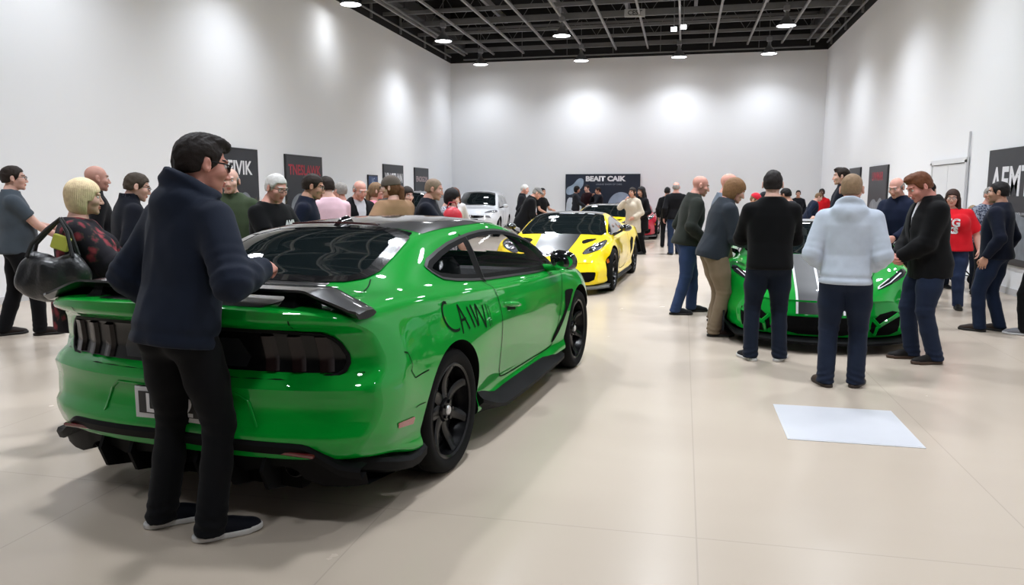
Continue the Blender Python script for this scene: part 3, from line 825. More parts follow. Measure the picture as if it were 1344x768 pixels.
def wheel(parent, x, y, r, w, sg, style, M, rimr=None, name='wheel', dupe=None):
    """tyre + rim + hub (axle along y), outer face towards sg"""
    rimr = rimr or r * .755
    if dupe is not None:
        o = dupe.copy(); COL.objects.link(o); o.parent = parent; o.location = (x, y, r)
        o.rotation_euler = (0, 0, 0 if sg == dupe['_sg'] else math.pi)
        for ch in list(dupe.children):
            c = ch.copy(); COL.objects.link(c); c.parent = o
        return o
    e = sg * w / 2; t = MB()
    prof = [(rimr - .02, -e * .8), (rimr, -e * .86), (rimr + (r - rimr) * .55, -e), (r - .022, -e * .96), (r - .005, -e * .82), (r, -e * .6), (r, -e * .42), (r - .008, -e * .40), (r - .008, -e * .36), (r, -e * .34),
            (r, -e * .04), (r - .008, -e * .03), (r - .008, e * .03), (r, e * .04), (r, e * .34), (r - .008, e * .36), (r - .008, e * .4), (r, e * .42), (r, e * .6), (r - .005, e * .82), (r - .022, e * .96), (rimr + (r - rimr) * .55, e), (rimr + .012, e * .93), (rimr, e * .86), (rimr - .012, e * .80)]
    t.lathe(prof, 56, 'y')
    o = t.build(name, M['tyre'], parent, True, 40, (x, y, r)); 
    rm = MB()
    rm.lathe([(rimr - .012, e * .80), (rimr + .004, e * .90), (rimr - .004, e * .93), (rimr - .016, e * .88), (rimr - .022, e * .5), (rimr - .05, e * .1), (rimr - .05, -e * .8)], 48, 'y')
    n, tw, sp = {'twin5': (5, True, .028), 'y7': (7, False, .060), 'twin7': (7, True, .02), 'five': (5, False, .07), 'multi': (10, False, .026)}[style]
    for k in range(n):
        a0 = 2 * math.pi * k / n + .3
        for d in ((-1, 1) if tw else (0,)):
            pts = []
            for q in range(9):
                u = q / 8; rr = .05 + (rimr - .062) * u
                a = a0 + d * (.10 + .17 * u) + (.22 * math.sin(u * 2.4) if style == 'y7' else 0)
                yy = e * (.62 + .22 * u ** 2 - .10 * math.sin(math.pi * u))
                pts.append((rr, a, yy))
            v = []; 
            for rr, a, yy in pts:
                hw = sp * (.5 if tw else .55) * (1.25 - .45 * (rr / rimr)); th = .028
                ca, sa = math.cos(a), math.sin(a)
                for ss, dy in ((-1, -sg * th), (-1, -sg * .006), (-.7, 0), (.7, 0), (1, -sg * .006), (1, -sg * th)):
                    v.append((rr * ca - ss * hw * sa, yy + dy, rr * sa + ss * hw * ca))
            k6 = 6; f = []
            for i in range(8):
                for j in range(5): f.append((i * k6 + j, i * k6 + j + 1, (i + 1) * k6 + j + 1, (i + 1) * k6 + j))
            rm.add(v, f if sg < 0 else [q[::-1] for q in f])
    rm.lathe([(.0, e * .74), (.035, e * .74), (.06, e * .70), (.072, e * .55), (.07, e * .1)], 24, 'y')
    for k in range(5):
        a = 2 * math.pi * k / 5; rm.lathe([(0, e * .80), (.010, e * .79), (.012, e * .6)], 8, 'y', (.048 * math.cos(a), 0, .048 * math.sin(a)))
    rm.build('rim', M['rim'], o, True, 35)
    b = MB(); b.lathe([(.06, e * .30), (rimr * .80, e * .30), (rimr * .80, e * .12), (.06, e * .12)], 40, 'y', close=True); b.build('brake_disc', M['steel'], o, True, 30)
    h = MB(); h.lathe([(0, e * .795), (.022, e * .79), (.027, e * .74)], 20, 'y'); h.build('hub_cap', M['hub'], o, True, 30)
    o['_sg'] = sg
    return o

def paint(name, col, flake=.25):
    m = mat(name, col, rough=.42, metal=flake, spec=.06, coat=1., coat_rough=.012); m.node_tree.nodes['Principled BSDF'].inputs['Coat IOR'].default_value = 1.48
    return m

def smooth_obj(mb, name, mats, parent, sharp=38): return mb.build(name, mats, parent, True, sharp)

def stx(x, sill, z0, low, mid, up, sh, belt, g, cant, rin, top):
    """station: sill=(y) at z0, then points"""
    return (x, [(0, z0), (sill, z0), low, mid, up, sh, belt, g, cant, rin, (0, top)])

# ------------------------------------------------------------------ the big green coupe
CM = dict(tyre=mat('tyre_rubber', (.007, .007, .007), .8, spec=.15, bump=(90, .15, .002)),
          rim=mat('rim_black', (.004, .004, .0045), .25, spec=.35),
          steel=mat('brake_steel', (.02, .02, .021), .45, metal=.8), hub=mat('hub_silver', (.6, .6, .62), .3, metal=.8))
BLK = mat('gloss_black', (.006, .006, .007), .12, spec=.5, coat=1., coat_rough=.02)
SATIN = mat('satin_black_plastic', (.0055, .0055, .006), .55, spec=.12)
MATT = mat('matt_black_void', (.004, .004, .004), .9, spec=.1)
RUBBER = mat('rubber_seal', (.008, .008, .008), .6)
DARKGLASS = mat('dark_window_glass', (.006, .010, .011), .02, spec=.6, coat=1., coat_rough=.0)
CHROME = mat('chrome', (.75, .75, .76), .08, metal=1.)
SEAT = mat('seat_cloth', (.012, .012, .013), .8, bump=(200, .2, .002))
def clear_glass(name, tint, alpha):
    m = mat(name, tint, .02, spec=.6, alpha=alpha); return m
TINT = clear_glass('tinted_side_glass', (.01, .016, .016), .16)
GREEN = paint('green_paint', srgb(0, 146, 44), 0.)
CARBON = mat('carbon_black', (.010, .010, .011), .28, spec=.5, coat=1., coat_rough=.05)
LINE = mat('shut_line', (.004, .012, .005), .7, spec=.1)

def coupe(loc, heading):
    root = empty('car', (loc[0], loc[1], 0), R(heading), 'bright green two-door fastback coupe with black roof and raised rear wing, nearest the camera', 'car')
    S = stx
    st = [
        S(-1.05, .74, .36, (.85, .42), (.915, .58), (.90, .80), (.83, .965), (.74, 1.01), (.60, 1.022), (.45, 1.03), (.25, 1.036), 1.038),
        S(-1.03, .76, .345, (.875, .41), (.94, .58), (.925, .80), (.855, .985), (.76, 1.02), (.62, 1.03), (.46, 1.036), (.25, 1.041), 1.043),
        S(-.80, .83, .30, (.925, .38), (.966, .58), (.948, .81), (.872, 1.00), (.785, 1.035), (.63, 1.042), (.46, 1.046), (.25, 1.05), 1.052),
        S(-.45, .86, .24, (.925, .36), (.958, .56), (.945, .80), (.893, .995), (.805, 1.045), (.66, 1.058), (.50, 1.062), (.27, 1.064), 1.064),
        S(-.25, .86, .22, (.93, .36), (.963, .56), (.95, .80), (.900, .99), (.812, 1.045), (.69, 1.085), (.535, 1.105), (.29, 1.115), 1.118),
        S(0., .86, .21, (.932, .36), (.966, .56), (.953, .79), (.906, .975), (.818, 1.04), (.705, 1.13), (.555, 1.185), (.31, 1.205), 1.21),
        S(.4, .86, .20, (.912, .34), (.948, .55), (.950, .77), (.908, .955), (.826, 1.02), (.70, 1.19), (.575, 1.285), (.33, 1.325), 1.335),
        S(.85, .84, .19, (.885, .33), (.922, .54), (.944, .75), (.912, .93), (.836, .985), (.70, 1.20), (.58, 1.318), (.34, 1.362), 1.373),
        S(1.25, .84, .19, (.88, .32), (.917, .53), (.942, .74), (.910, .915), (.84, .965), (.705, 1.19), (.585, 1.325), (.35, 1.368), 1.38),
        S(1.6, .84, .19, (.88, .32), (.917, .53), (.942, .73), (.910, .90), (.842, .95), (.715, 1.175), (.595, 1.305), (.355, 1.345), 1.358),
        S(1.95, .85, .19, (.886, .33), (.923, .53), (.944, .73), (.910, .89), (.842, .935), (.745, 1.125), (.635, 1.215), (.37, 1.25), 1.262),
        S(2.2, .85, .20, (.91, .34), (.945, .54), (.94, .75), (.908, .885), (.84, .93), (.775, 1.04), (.69, 1.10), (.385, 1.135), 1.147),
        S(2.42, .86, .21, (.925, .35), (.955, .55), (.948, .75), (.91, .88), (.835, .925), (.775, .965), (.70, .985), (.39, 1.015), 1.025),
        S(2.72, .86, .22, (.93, .36), (.962, .55), (.952, .74), (.905, .865), (.82, .91), (.73, .925), (.62, .94), (.33, .965), .965),
        S(3.1, .85, .23, (.915, .36), (.94, .53), (.92, .70), (.865, .815), (.78, .86), (.69, .875), (.58, .89), (.31, .91), .91),
        S(3.45, .80, .24, (.86, .35), (.88, .50), (.855, .64), (.79, .74), (.71, .79), (.62, .81), (.5, .825), (.27, .84), .84),
        S(3.66, .70, .26, (.76, .34), (.78, .46), (.755, .58), (.69, .67), (.61, .72), (.52, .74), (.42, .75), (.22, .76), .765),
    ]
    zp = np.array((.20, .30, .36, .43, .475, .50, .60, .685, .700, .722, .80, .90, .935, .96, .985, 1.2))
    pp = np.array((.12, .06, .02, .0, .0, .026, .040, .020, .022, .095, .115, .100, .080, .02, .0, .0))
    rb = lambda y, z: .17 * (np.abs(y) / .9) ** 2.8 + np.interp(z, zp, pp)
    fb = lambda y, z: .30 * (np.abs(y) / .8) ** 2.4 + np.interp(z, (.2, .45, .6, .78), (.08, .0, .03, .10))
    B = Body(st, rb, fb, .75, .7)
    V, F = B.mesh(.026)
    WR = .348
    V2, F2, M = cut_arches(V, F, [(0, .352, .392, .60), (2.72, .352, .392, .60)], [GREEN, MATT])
    # window openings (a little smaller than the panes; the black rim of the pane covers the edge)
    glass = chaikin([(.10, 1.145), (.44, 1.222), (.85, 1.268), (1.2, 1.285), (1.5, 1.275), (1.85, 1.225), (2.10, 1.135), (2.33, .975), (2.30, .945), (2.0, .932), (1.2, .972), (.68, 1.0), (.21, 1.05), (.13, 1.09)], 1)
    def shrink(p, k):
        q = np.array(p); n = len(q); out = []
        for i in range(n):
            t = q[(i + 1) % n] - q[i - 1]; t /= np.linalg.norm(t) + 1e-9; nn = np.array([-t[1], t[0]])
            a = q[i] + nn * k; out.append(tuple(a if inside(p, *a) else q[i] - nn * k))
        return out
    hole = shrink(glass, .016)
    ws = [(1.70, .50), (1.75, .515), (2.36, .62), (2.42, .56), (2.45, 0), (2.42, -.56), (2.36, -.62), (1.75, -.515), (1.70, -.50), (1.66, 0)]
    C = np.array([V2[list(f)].mean(0) for f in F2])
    kill = inside(hole, C[:, 0], C[:, 2]) & (np.abs(C[:, 1]) > .55) & (C[:, 2] > .93)
    wsh = [(1.76, .46), (2.34, .56), (2.38, 0), (2.34, -.56), (1.76, -.46), (1.74, 0)]
    kill |= inside(wsh, C[:, 0], C[:, 1]) & (C[:, 2] > .98)
    F3 = [f for f, k in zip(F2, kill) if not k]
    mesh_obj('body', V2, F3, [GREEN, MATT], root, True, M[~kill], 42)
    # cabin lining: inner shell a hand's breadth inside the skin
    xs = np.linspace(-.3, 2.36, 70); Sx = B.sec(xs)[:, B.SEG * 4:, :]; full = np.concatenate([Sx, Sx[:, -2::-1] * np.array([-1, 1])], 1)
    G = np.stack([xs[:, None] * np.ones(full.shape[1]), full[:, :, 0] * .955, full[:, :, 1] - .03], -1)
    lf = []; Vl = G.reshape(-1, 3); kk = G.shape[1]
    for i in range(len(xs) - 1):
        for j in range(kk - 1):
            q = (i * kk + j, i * kk + j + 1, (i + 1) * kk + j + 1, (i + 1) * kk + j); c = Vl[list(q)].mean(0)
            if (inside(shrink(glass, .006), c[0], c[2] + .01) and abs(c[1]) > .53) or (inside(ws, c[0], c[1]) and c[2] > .95): continue
            lf.append(q)
    mesh_obj('cabin_lining', Vl, lf, SEAT, root, True)
    # interior
    ib = MB(); ib.box((1.0, 0, .50), (2.6, 1.6, .06)); ib.box((2.18, 0, .86), (.34, 1.45, .12), bev=.05); ib.box((1.3, 0, .62), (1.2, .24, .2), bev=.04); ib.box((.12, 0, .80), (.34, 1.2, .40), bev=.08); ib.box((1.2, .80, .74), (1.9, .06, .38)); ib.box((1.2, -.80, .74), (1.9, .06, .38))
    ib.build('dashboard', SEAT, root, False)
    for sy in (-.37, .37):
        sb = MB(); sb.box((1.22, sy, .62), (.52, .5, .16), bev=.05); sb.box((.93, sy, .86), (.13, .48, .52), rot=Matrix.Rotation(-.28, 3, 'Y'), bev=.05); sb.box((.82, sy, 1.15), (.09, .26, .17), rot=Matrix.Rotation(-.2, 3, 'Y'), bev=.04)
        sb.build('seat', SEAT, root, True, 50)
    wb = MB(); ring = []
    for i in range(24):
        a = 2 * math.pi * i / 24; ring.append((1.80 - .07 * math.sin(a), .37 + .18 * math.cos(a), .93 + .165 * math.sin(a)))
    wb.tube(ring, .014, 8, closed=True); wb.tube([(1.79, .2, .93), (1.82, .37, .91), (1.79, .54, .93)], .016, 6); wb.tube([(1.82, .37, .91), (2.05, .37, .85)], .03, 8)
    wb.build('steering_wheel', SATIN, root, True, 50)
    # glazing
    for sg in (1, -1):
        g = MB(); patch(g, B, 'side', glass, .003, .03, 0, sg)
        go = g.build('side_window', TINT, root, True, 60)
        fr = MB(); strip(fr, B, 'side', shrink(glass, .015), .034, .005, .03, 0, sg, closed=True); 
        strip(fr, B, 'side', [(.83, 1.262), (.80, 1.20), (.69, .998)], .085, .0045, .03, 0, sg)
        fr.build('window_frame', mat('frame_black', (.003, .003, .003), .5, spec=.06), go, True, 50)
        tr = MB(); strip(tr, B, 'side', glass, .014, .006, .03, 0, sg, closed=True); strip(tr, B, 'side', [(.865, 1.265), (.74, .998)], .006, .007, .03, 0, sg)
        tr.build('window_seal', mat('seal_dark', (.008, .008, .008), .4), go, True, 50)
    w = MB(); patch(w, B, 'top', ws, .003, .04, 0); wo = w.build('windshield', TINT, root, True, 60)
    w = MB(); strip(w, B, 'top', [(1.72, -.49), (2.36, -.60), (2.42, -.5), (2.44, 0), (2.42, .5), (2.36, .60), (1.72, .49), (1.69, 0)], .05, .005, .03, 0, 1, closed=True); w.build('windshield_frame', BLK, wo, True)
    rg = MB(); patch(rg, B, 'top', chaikin([(-.34, .0), (-.33, .45), (-.24, .585), (.06, .560), (.36, .525), (.42, .50), (.46, 0), (.42, -.50), (.36, -.525), (.06, -.560), (-.24, -.585), (-.33, -.45)], 1), .004, .03)
    ro = rg.build('rear_window', DARKGLASS, root, True, 60)
    rr = MB(); strip(rr, B, 'top', chaikin([(-.335, .0), (-.33, .45), (-.23, .565), (.06, .540), (.36, .50), (.41, 0), (.36, -.50), (.06, -.54), (-.23, -.565), (-.33, -.45)], 1), .075, .006, .03, 0, 1, closed=True); rr.build('window_frame', BLK, ro, True, 60)
    bl = MB(); strip(bl, B, 'top', [(.385, -.30), (.40, 0), (.385, .30)], .022, .022, .03, hgt=.008); bl.build('brake_lamp', mat('lamp_smoked', (.03, .004, .004), .15, coat=1), ro, True, 60)
    rf = MB(); patch(rf, B, 'top', [(.44, .555), (.85, .575), (1.25, .578), (1.66, .555), (1.69, 0), (1.66, -.555), (1.25, -.578), (.85, -.575), (.44, -.555), (.45, 0)], .003, .04); rf.build('roof_panel', CARBON, root, True, 60)
    an = MB(); 
    for k, (hh, ww, x) in enumerate(((0, .035, .48), (.012, .034, .49), (.03, .024, .50), (.048, .010, .505))):
        an.v += [(x + .07 - .05 * k / 3, ww, 1.338 + hh + .014), (x + .07 - .05 * k / 3, -ww, 1.338 + hh + .014), (x - .085 + .035 * k / 3, -ww * .6, 1.338 + hh), (x - .085 + .035 * k / 3, ww * .6, 1.338 + hh)]
    for k in range(3): an.f += [(k * 4 + i, k * 4 + (i + 1) % 4, k * 4 + 4 + (i + 1) % 4, k * 4 + 4 + i) for i in range(4)]
    an.f.append((12, 13, 14, 15)); an.m = [0] * len(an.f); an.build('roof_antenna', BLK, root, True, 60)
    dk = MB(); patch(dk, B, 'top', [(-1.02, .0), (-1.0, .46), (-.36, .42), (-.355, 0), (-.36, -.42), (-1.0, -.46)], .003, .03); dk.build('deck_panel', CARBON, root, True, 60)
    # shut lines
    for sg in (1, -1):
        ln = MB()
        strip(ln, B, 'side', chaikin([(.69, .992), (.72, .90), (.76, .74), (.80, .52), (.83, .36), (.90, .325), (1.3, .315), (2.0, .31), (2.08, .34), (2.12, .6), (2.20, .80), (2.28, .90)], 2, False), .008, .0025, .02, 0, sg)
        ln.build('door_gap', LINE, root, False)
        ln = MB(); strip(ln, B, 'side', [(-.86, .80), (-.80, .79), (-.58, .655), (-.36, .66)], .007, .0025, .02, 0, sg); ln.build('bumper_gap', LINE, root, False)
        ln = MB(); strip(ln, B, 'side', [(-.56, .50), (-.5, .505), (-.40, .50)], .004, .0025, .02, 0, sg); ln.build('bumper_fold', LINE, root, False)
        ln = MB(); strip(ln, B, 'top', chaikin([(-.27, .60 * sg), (-.36, .64 * sg), (-.46, .665 * sg), (-.52, .67 * sg)], 2, False), .007, .003); ln.build('boot_gap', LINE, root, False)
        ln = MB(); strip(ln, B, 'rear', [(.60 * sg, .95), (.605 * sg, .99)], .006, .003); ln.build('boot_gap', LINE, root, False)
        ln = MB(); strip(ln, B, 'rear', [(.80 * sg, .735), (.86 * sg, .74)], .006, .003); ln.build('bumper_gap', LINE, root, False)
    # fender vent, handle, mirrors, skirts
    for sg in (1, -1):
        v = MB(); patch(v, B, 'side', chaikin([(2.50, .735), (2.30, .750), (2.24, .735), (2.30, .71), (2.34, .69), (2.20, .56), (2.06, .42), (2.02, .34), (2.10, .36), (2.25, .53), (2.40, .66), (2.43, .69)], 1), .004, .015, 0, sg); v.build('fender_vent', MATT, root, True, 60)
        h = MB(); Y = float(B.side(np.array([.95]), np.array([.80]))[0, 1])
        h.tube([(.82, sg * (Y - .01), .832), (.85, sg * (Y + .022), .828), (.95, sg * (Y + .032), .815), (1.04, sg * (Y + .022), .80), (1.07, sg * (Y - .01), .795)], (.012, .017, .019, .017, .012), 10)
        ho = h.build('door_handle', GREEN, root, True, 60)
        rc = MB(); strip(rc, B, 'side', [(.86, .803), (.96, .793), (1.02, .785)], .035, .003, .02, 0, sg); rc.build('handle_recess', LINE, ho, True)
        m = MB(); my = .905
        prof = [(0, 0, .02, .02), (.02, .01, .075, .06), (.06, .01, .095, .075), (.12, .01, .085, .068), (.17, .0, .05, .04), (.19, 0, .01, .01)]
        cx, cy2, cz = 1.90, sg * 1.01, 1.015; v = []; n = 18
        for dx, dz, wy, wz in prof:
            for i in range(n):
                a = 2 * math.pi * i / n
                v.append((cx + dx, cy2 + wy * 1.12 * math.copysign(abs(math.cos(a)) ** .75, math.cos(a)), cz + dz + wz * math.copysign(abs(math.sin(a)) ** .8, math.sin(a)) - .02 * (math.cos(a) * sg)))
        f = [(i * n + j, i * n + (j + 1) % n, (i + 1) * n + (j + 1) % n, (i + 1) * n + j) for i in range(len(prof) - 1) for j in range(n)] + [tuple(range(n)), tuple(range((len(prof) - 1) * n, len(prof) * n))[::-1]]
        m.add(v, f); mo = m.build('side_mirror', BLK, root, True, 60)
        g = MB(); g.add([(cx + .012, cy2 + .085 * math.cos(2 * math.pi * i / 20), cz + .055 * math.sin(2 * math.pi * i / 20)) for i in range(20)], [tuple(range(20))]); g.build('mirror_glass', CHROME, mo)
        a = MB(); a.tube([(2.06, sg * .83, .945), (2.03, sg * .90, .955), (1.99, sg * .96, .965)], (.035, .026, .03), 10); a.build('mirror_arm', GREEN, mo, True, 60)
        k = MB(); X0, X1 = .40, 2.33
        xs2 = np.linspace(X0, X1, 24); rows = []
        for x in xs2:
            yo = .925 + .035 * math.sin(math.pi * (x - X0) / (X1 - X0)) ** .3 + .03 * (1 - (x - X0) / (X1 - X0)); zt = .20 + .11 * max(0, 1 - (x - X0) / .38) ** 1.5
            rows.append([(x, sg * .80, .26 + (zt - .2)), (x, sg * .895, zt + .075), (x, sg * (yo - .02), zt + .015), (x, sg * yo, zt), (x, sg * yo, zt - .022), (x, sg * .80, .155)])
        k.grid(np.array(rows), flip=sg < 0); k.add(rows[0], [(0, 1, 2, 3, 4, 5)]); k.add(rows[-1], [(5, 4, 3, 2, 1, 0)])
        k.build('side_skirt', SATIN, root, True, 40)
        q = MB(); strip(q, B, 'side', [(-.83, .49), (-.58, .445)], lambda t: .044 - .010 * np.abs(t - .3), .006, .03, 0, sg, hgt=.004)
        q2 = MB(); patch(q2, B, 'side', [(-.84, .475), (-.82, .447), (-.555, .42), (-.545, .452), (-.56, .458)], .004, .02, 0, sg); q2.build('side_marker', mat('marker_red', (.28, .018, .012), .18, coat=1), root, True)
        dr = MB(); patch(dr, B, 'side', [(.86, .50), (.90, .475), (2.02, .395), (2.06, .42), (2.02, .465), (.92, .545)], .0012, .03, 0, sg)
    # hand-drawn letters along the right haunch
    lt = MB(); g_ = lambda P, w=.015: strip(lt, B, 'side', chaikin(P, 2, False), w, .0026, .012, 0, -1)
    g_([(-.04, .955), (-.075, .965), (-.115, .935), (-.12, .88), (-.08, .83), (-.02, .80), (.04, .795), (.06, .80)])
    g_([(.10, .765), (.085, .93)]); g_([(.085, .93), (.20, .775)]); g_([(.095, .84), (.165, .84)])
    g_([(.205, .90), (.28, .77)]); g_([(.26, .905), (.33, .77)])
    g_([(.34, .77), (.33, .90)]); g_([(.33, .90), (.46, .74)]); g_([(.46, .74), (.44, .88)])
    g_([(.49, .88), (.53, .73)], .008); g_([(.53, .86), (.56, .74)], .006)
    lt.build('drawn_letters', mat('marker_ink', (.001, .008, .003), .6, spec=.1), root)
    # tail panel with lamps
    pan = chaikin([(-.80, .80), (-.775, .735), (-.70, .722), (0, .722), (.70, .722), (.775, .735), (.80, .80), (.755, .89), (.68, .925), (0, .935), (-.68, .925), (-.755, .89)], 1)
    t = MB(); patch(t, B, 'rear', pan, .004, .025); tp = t.build('tail_panel', mat('tail_panel_black', (.004, .004, .0045), .22, spec=.35), root, True, 60)
    b = MB(); strip(b, B, 'rear', pan, .020, .008, .02, 0, 1, closed=True, hgt=.006); b.build('panel_rim', SATIN, tp, True, 60)
    smoke = mat('tail_lamp_smoked', (.012, .006, .006), .16, spec=.4)
    for sg in (1, -1):
        for y0 in (.70, .58, .46):
            l = MB(); zs = np.linspace(.745, .905, 9)
            yy = lambda z: y0 - .10 * (z - .83) ; rows = []
            for z in zs:
                P = [B.end(sg * (yy(z) + d), z, o)[0] for d, o in ((-.034, .004), (-.022, .022), (.018, .022), (.030, .004))]; rows.append(P)
            l.grid(np.array(rows), flip=sg < 0); l.build('tail_lamp', smoke, tp, True, 50)
    c = MB(); patch(c, B, 'rear', [(-.34, .755), (-.36, .80), (-.31, .885), (.31, .885), (.36, .80), (.34, .755)], .007, .03); c.build('centre_panel', mat('panel_grey', (.016, .017, .020), .3), tp, True)
    # bumper recess with the plate
    rc = MB(); patch(rc, B, 'rear', chaikin([(-.42, .50), (-.385, .60), (-.34, .635), (.34, .635), (.385, .60), (.42, .50)], 1), .0, .03)
    rim = MB(); strip(rim, B, 'rear', [(-.43, .495), (-.385, .61), (-.33, .645), (.33, .645), (.385, .61), (.43, .495)], .012, .003, .02, hgt=.004); rim.build('bumper_crease', GREEN, root, True, 60)
    px = float(B.end(0, .55)[0, 0]) - .012
    p = MB(); p.box((px, 0, .555), (.012, .44, .17), bev=.005); po = p.build('licence_plate', mat('plate_white', (.62, .62, .64), .35), root, False)
    p = MB(); p.box((px - .007, 0, .565), (.004, .385, .105)); p.build('plate_field', mat('plate_dark', (.02, .02, .022), .4), po)
    for txt, y, z, sz, wd in (('2', -.085, .558, .125, None), ('LA', .08, .56, .125, None), ('autoplan', -.03, .487, .035, None)):
        v, f = text_mesh(txt, sz, .001, .003); w3 = np.stack([np.full(len(v), px - .0105) - v[:, 2], -v[:, 0] + y, v[:, 1] + z], 1)
        mesh_obj('plate_lettering', w3, f, mat('plate_letter_white', (.75, .75, .78), .4) if sz > .05 else SATIN, po)
    # diffuser and tailpipes
    d = MB(); rows = []
    for y in np.linspace(-.88, .88, 61):
        ay = abs(y); xb = float(B.end(y, .40)[0, 0]); zt = np.interp(ay, (0, .60, .66, .80, .88), (.445, .430, .425, .33, .315)); zl = np.interp(ay, (0, .55, .70, .80, .88), (.27, .275, .22, .215, .225))
        zl += .03 * abs(math.sin(ay * 9)) * (ay < .6)
        rows.append([(xb + .05, y, zt + .012), (xb - .012, y, zt + .006), (xb - .022, y, zt - .012), (xb - .006, y, zt - .05), (xb + .03, y, (zt + zl) / 2 + .02), (xb + .05, y, zl), (xb + .30, y, zl - .03), (xb + .35, y, zt - .05)])
    d.grid(np.array(rows), flip=True); do = d.build('diffuser', SATIN, root, True, 40)
    for y in (-.46, -.28, .28, .46, -.10, .10):
        f = MB(); xb = -1.0; f.prism([(xb - .0, .36), (xb - .03, .30), (xb + .01, .20), (xb + .16, .165), (xb + .36, .20), (xb + .36, .33)], y - .009, y + .009, 'y'); f.build('diffuser_fin', SATIN, do, False)
    for y in (-.56, .56):
        e = MB(); e.lathe([(.030, .25), (.038, .02), (.044, 0), (.050, .004), (.051, .02), (.048, .3)], 24, 'x', (-.93, y, .30)); e.build('exhaust_tip', mat('exhaust_dark', (.015, .015, .015), .45, metal=.5), do, True, 50)
    for y in (-.58, .58):
        r_ = MB(); xb = float(B.end(y, .40)[0, 0]); r_.box((xb - .004, y, .388), (.02, .26, .018), rot=None, bev=.004); r_.build('reflector', mat('reflector_red', (.12, .012, .012), .2, coat=1), do)
    for sg in (1, -1):
        lp = MB(); rows = []
        for x in np.linspace(-.99, -.37, 22):
            yb = float(B.side(np.array([x]), np.array([.33]))[0, 1]); u = (x + .99) / .62; X = float(B.bow(x, np.array(yb), np.array(.3))); zt = np.interp(u, (0, .25, .6, .85, 1), (.325, .285, .255, .25, .27))
            rows.append([(X, sg * (yb - .06), zt + .02), (X, sg * (yb + .004), zt + .008), (X, sg * (yb + .022), zt - .012), (X, sg * (yb + .018), zt - .05), (X, sg * (yb - .05), zt - .075)])
        lp.grid(np.array(rows), flip=sg < 0); lp.build('bumper_lip', SATIN, root, True, 40)
    un = MB(); un.box((1.3, 0, .24), (4.4, 1.16, .10)); un.build('underbody', MATT, root)
    # rear wing
    wg = MB(); rows = []
    for y in np.linspace(-.885, .885, 61):
        ay = abs(y); u = np.clip((ay - .64) / .235, 0, 1); s_ = u * u * (3 - 2 * u)
        zc = 1.092 - .085 * u; ch = .27 - .05 * s_; xl = -.655 - .05 * u
        if ay > .865: ch *= .8; xl -= .03
        pr = [(0, .004), (-.15, .018), (-.5, .022), (-.85, .016), (-1, .020), (-1.0, .010), (-.85, -.004), (-.5, -.012), (-.15, -.010), (0, -.002)]
        rows.append([(xl + a * ch, y, zc + b * 1.1 - .03 * (-a) * (1 - a * .0) * .25 + .012 * (a < -.9)) for a, b in pr])
    wg.grid(np.array(rows), flip=False); n = 10
    wg.add(rows[0], [tuple(range(n))]); wg.add(rows[-1], [tuple(range(n))[::-1]])
    wo = wg.build('rear_wing', CARBON, root, True, 22)
    for sg in (1, -1):
        pd = MB(); rows = []
        for z, x0, x1, w0 in ((1.035, -.93, -.62, .075), (1.05, -.91, -.64, .06), (1.075, -.89, -.67, .045), (1.092, -.89, -.68, .055)):
            yc = sg * .545; rows.append([(x0, yc - w0 * .6, z), (x0, yc + w0 * .6, z), ((x0 + x1) / 2, yc + w0, z), (x1, yc + w0 * .5, z), (x1, yc - w0 * .5, z), ((x0 + x1) / 2, yc - w0, z), (x0, yc - w0 * .6, z)])
        pd.grid(np.array(rows)); pd.build('wing_pedestal', SATIN, wo, True, 40)
    # bonnet and face (seen only from the far side)
    for sg in (1, -1):
        hl = MB(); patch(hl, B, 'front', [(sg * .48, .66), (sg * .50, .60), (sg * .70, .60), (sg * .72, .64), (sg * .66, .68)], .004, .02)
        hl.build('headlight', mat('headlamp_clear', (.5, .5, .52), .05, coat=1), root, True)
    gr = MB(); patch(gr, B, 'front', chaikin([(-.55, .56), (-.50, .42), (.50, .42), (.55, .56), (.48, .65), (-.48, .65)], 1), .004, .03); patch(gr, B, 'front', [(-.58, .36), (-.5, .29), (.5, .29), (.58, .36)], .004, .03); gr.build('grille', MATT, root)
    # wheels
    first = wheel(root, 0, -.795, WR, .295, -1, 'y7', CM)
    for x, y, sg in ((2.72, -.80, -1), (0, .795, 1), (2.72, .80, 1)): wheel(root, x, y, WR, .29, sg, 'y7', CM, dupe=first)
    root.scale = (1, 1.035, 1)
    return root, B

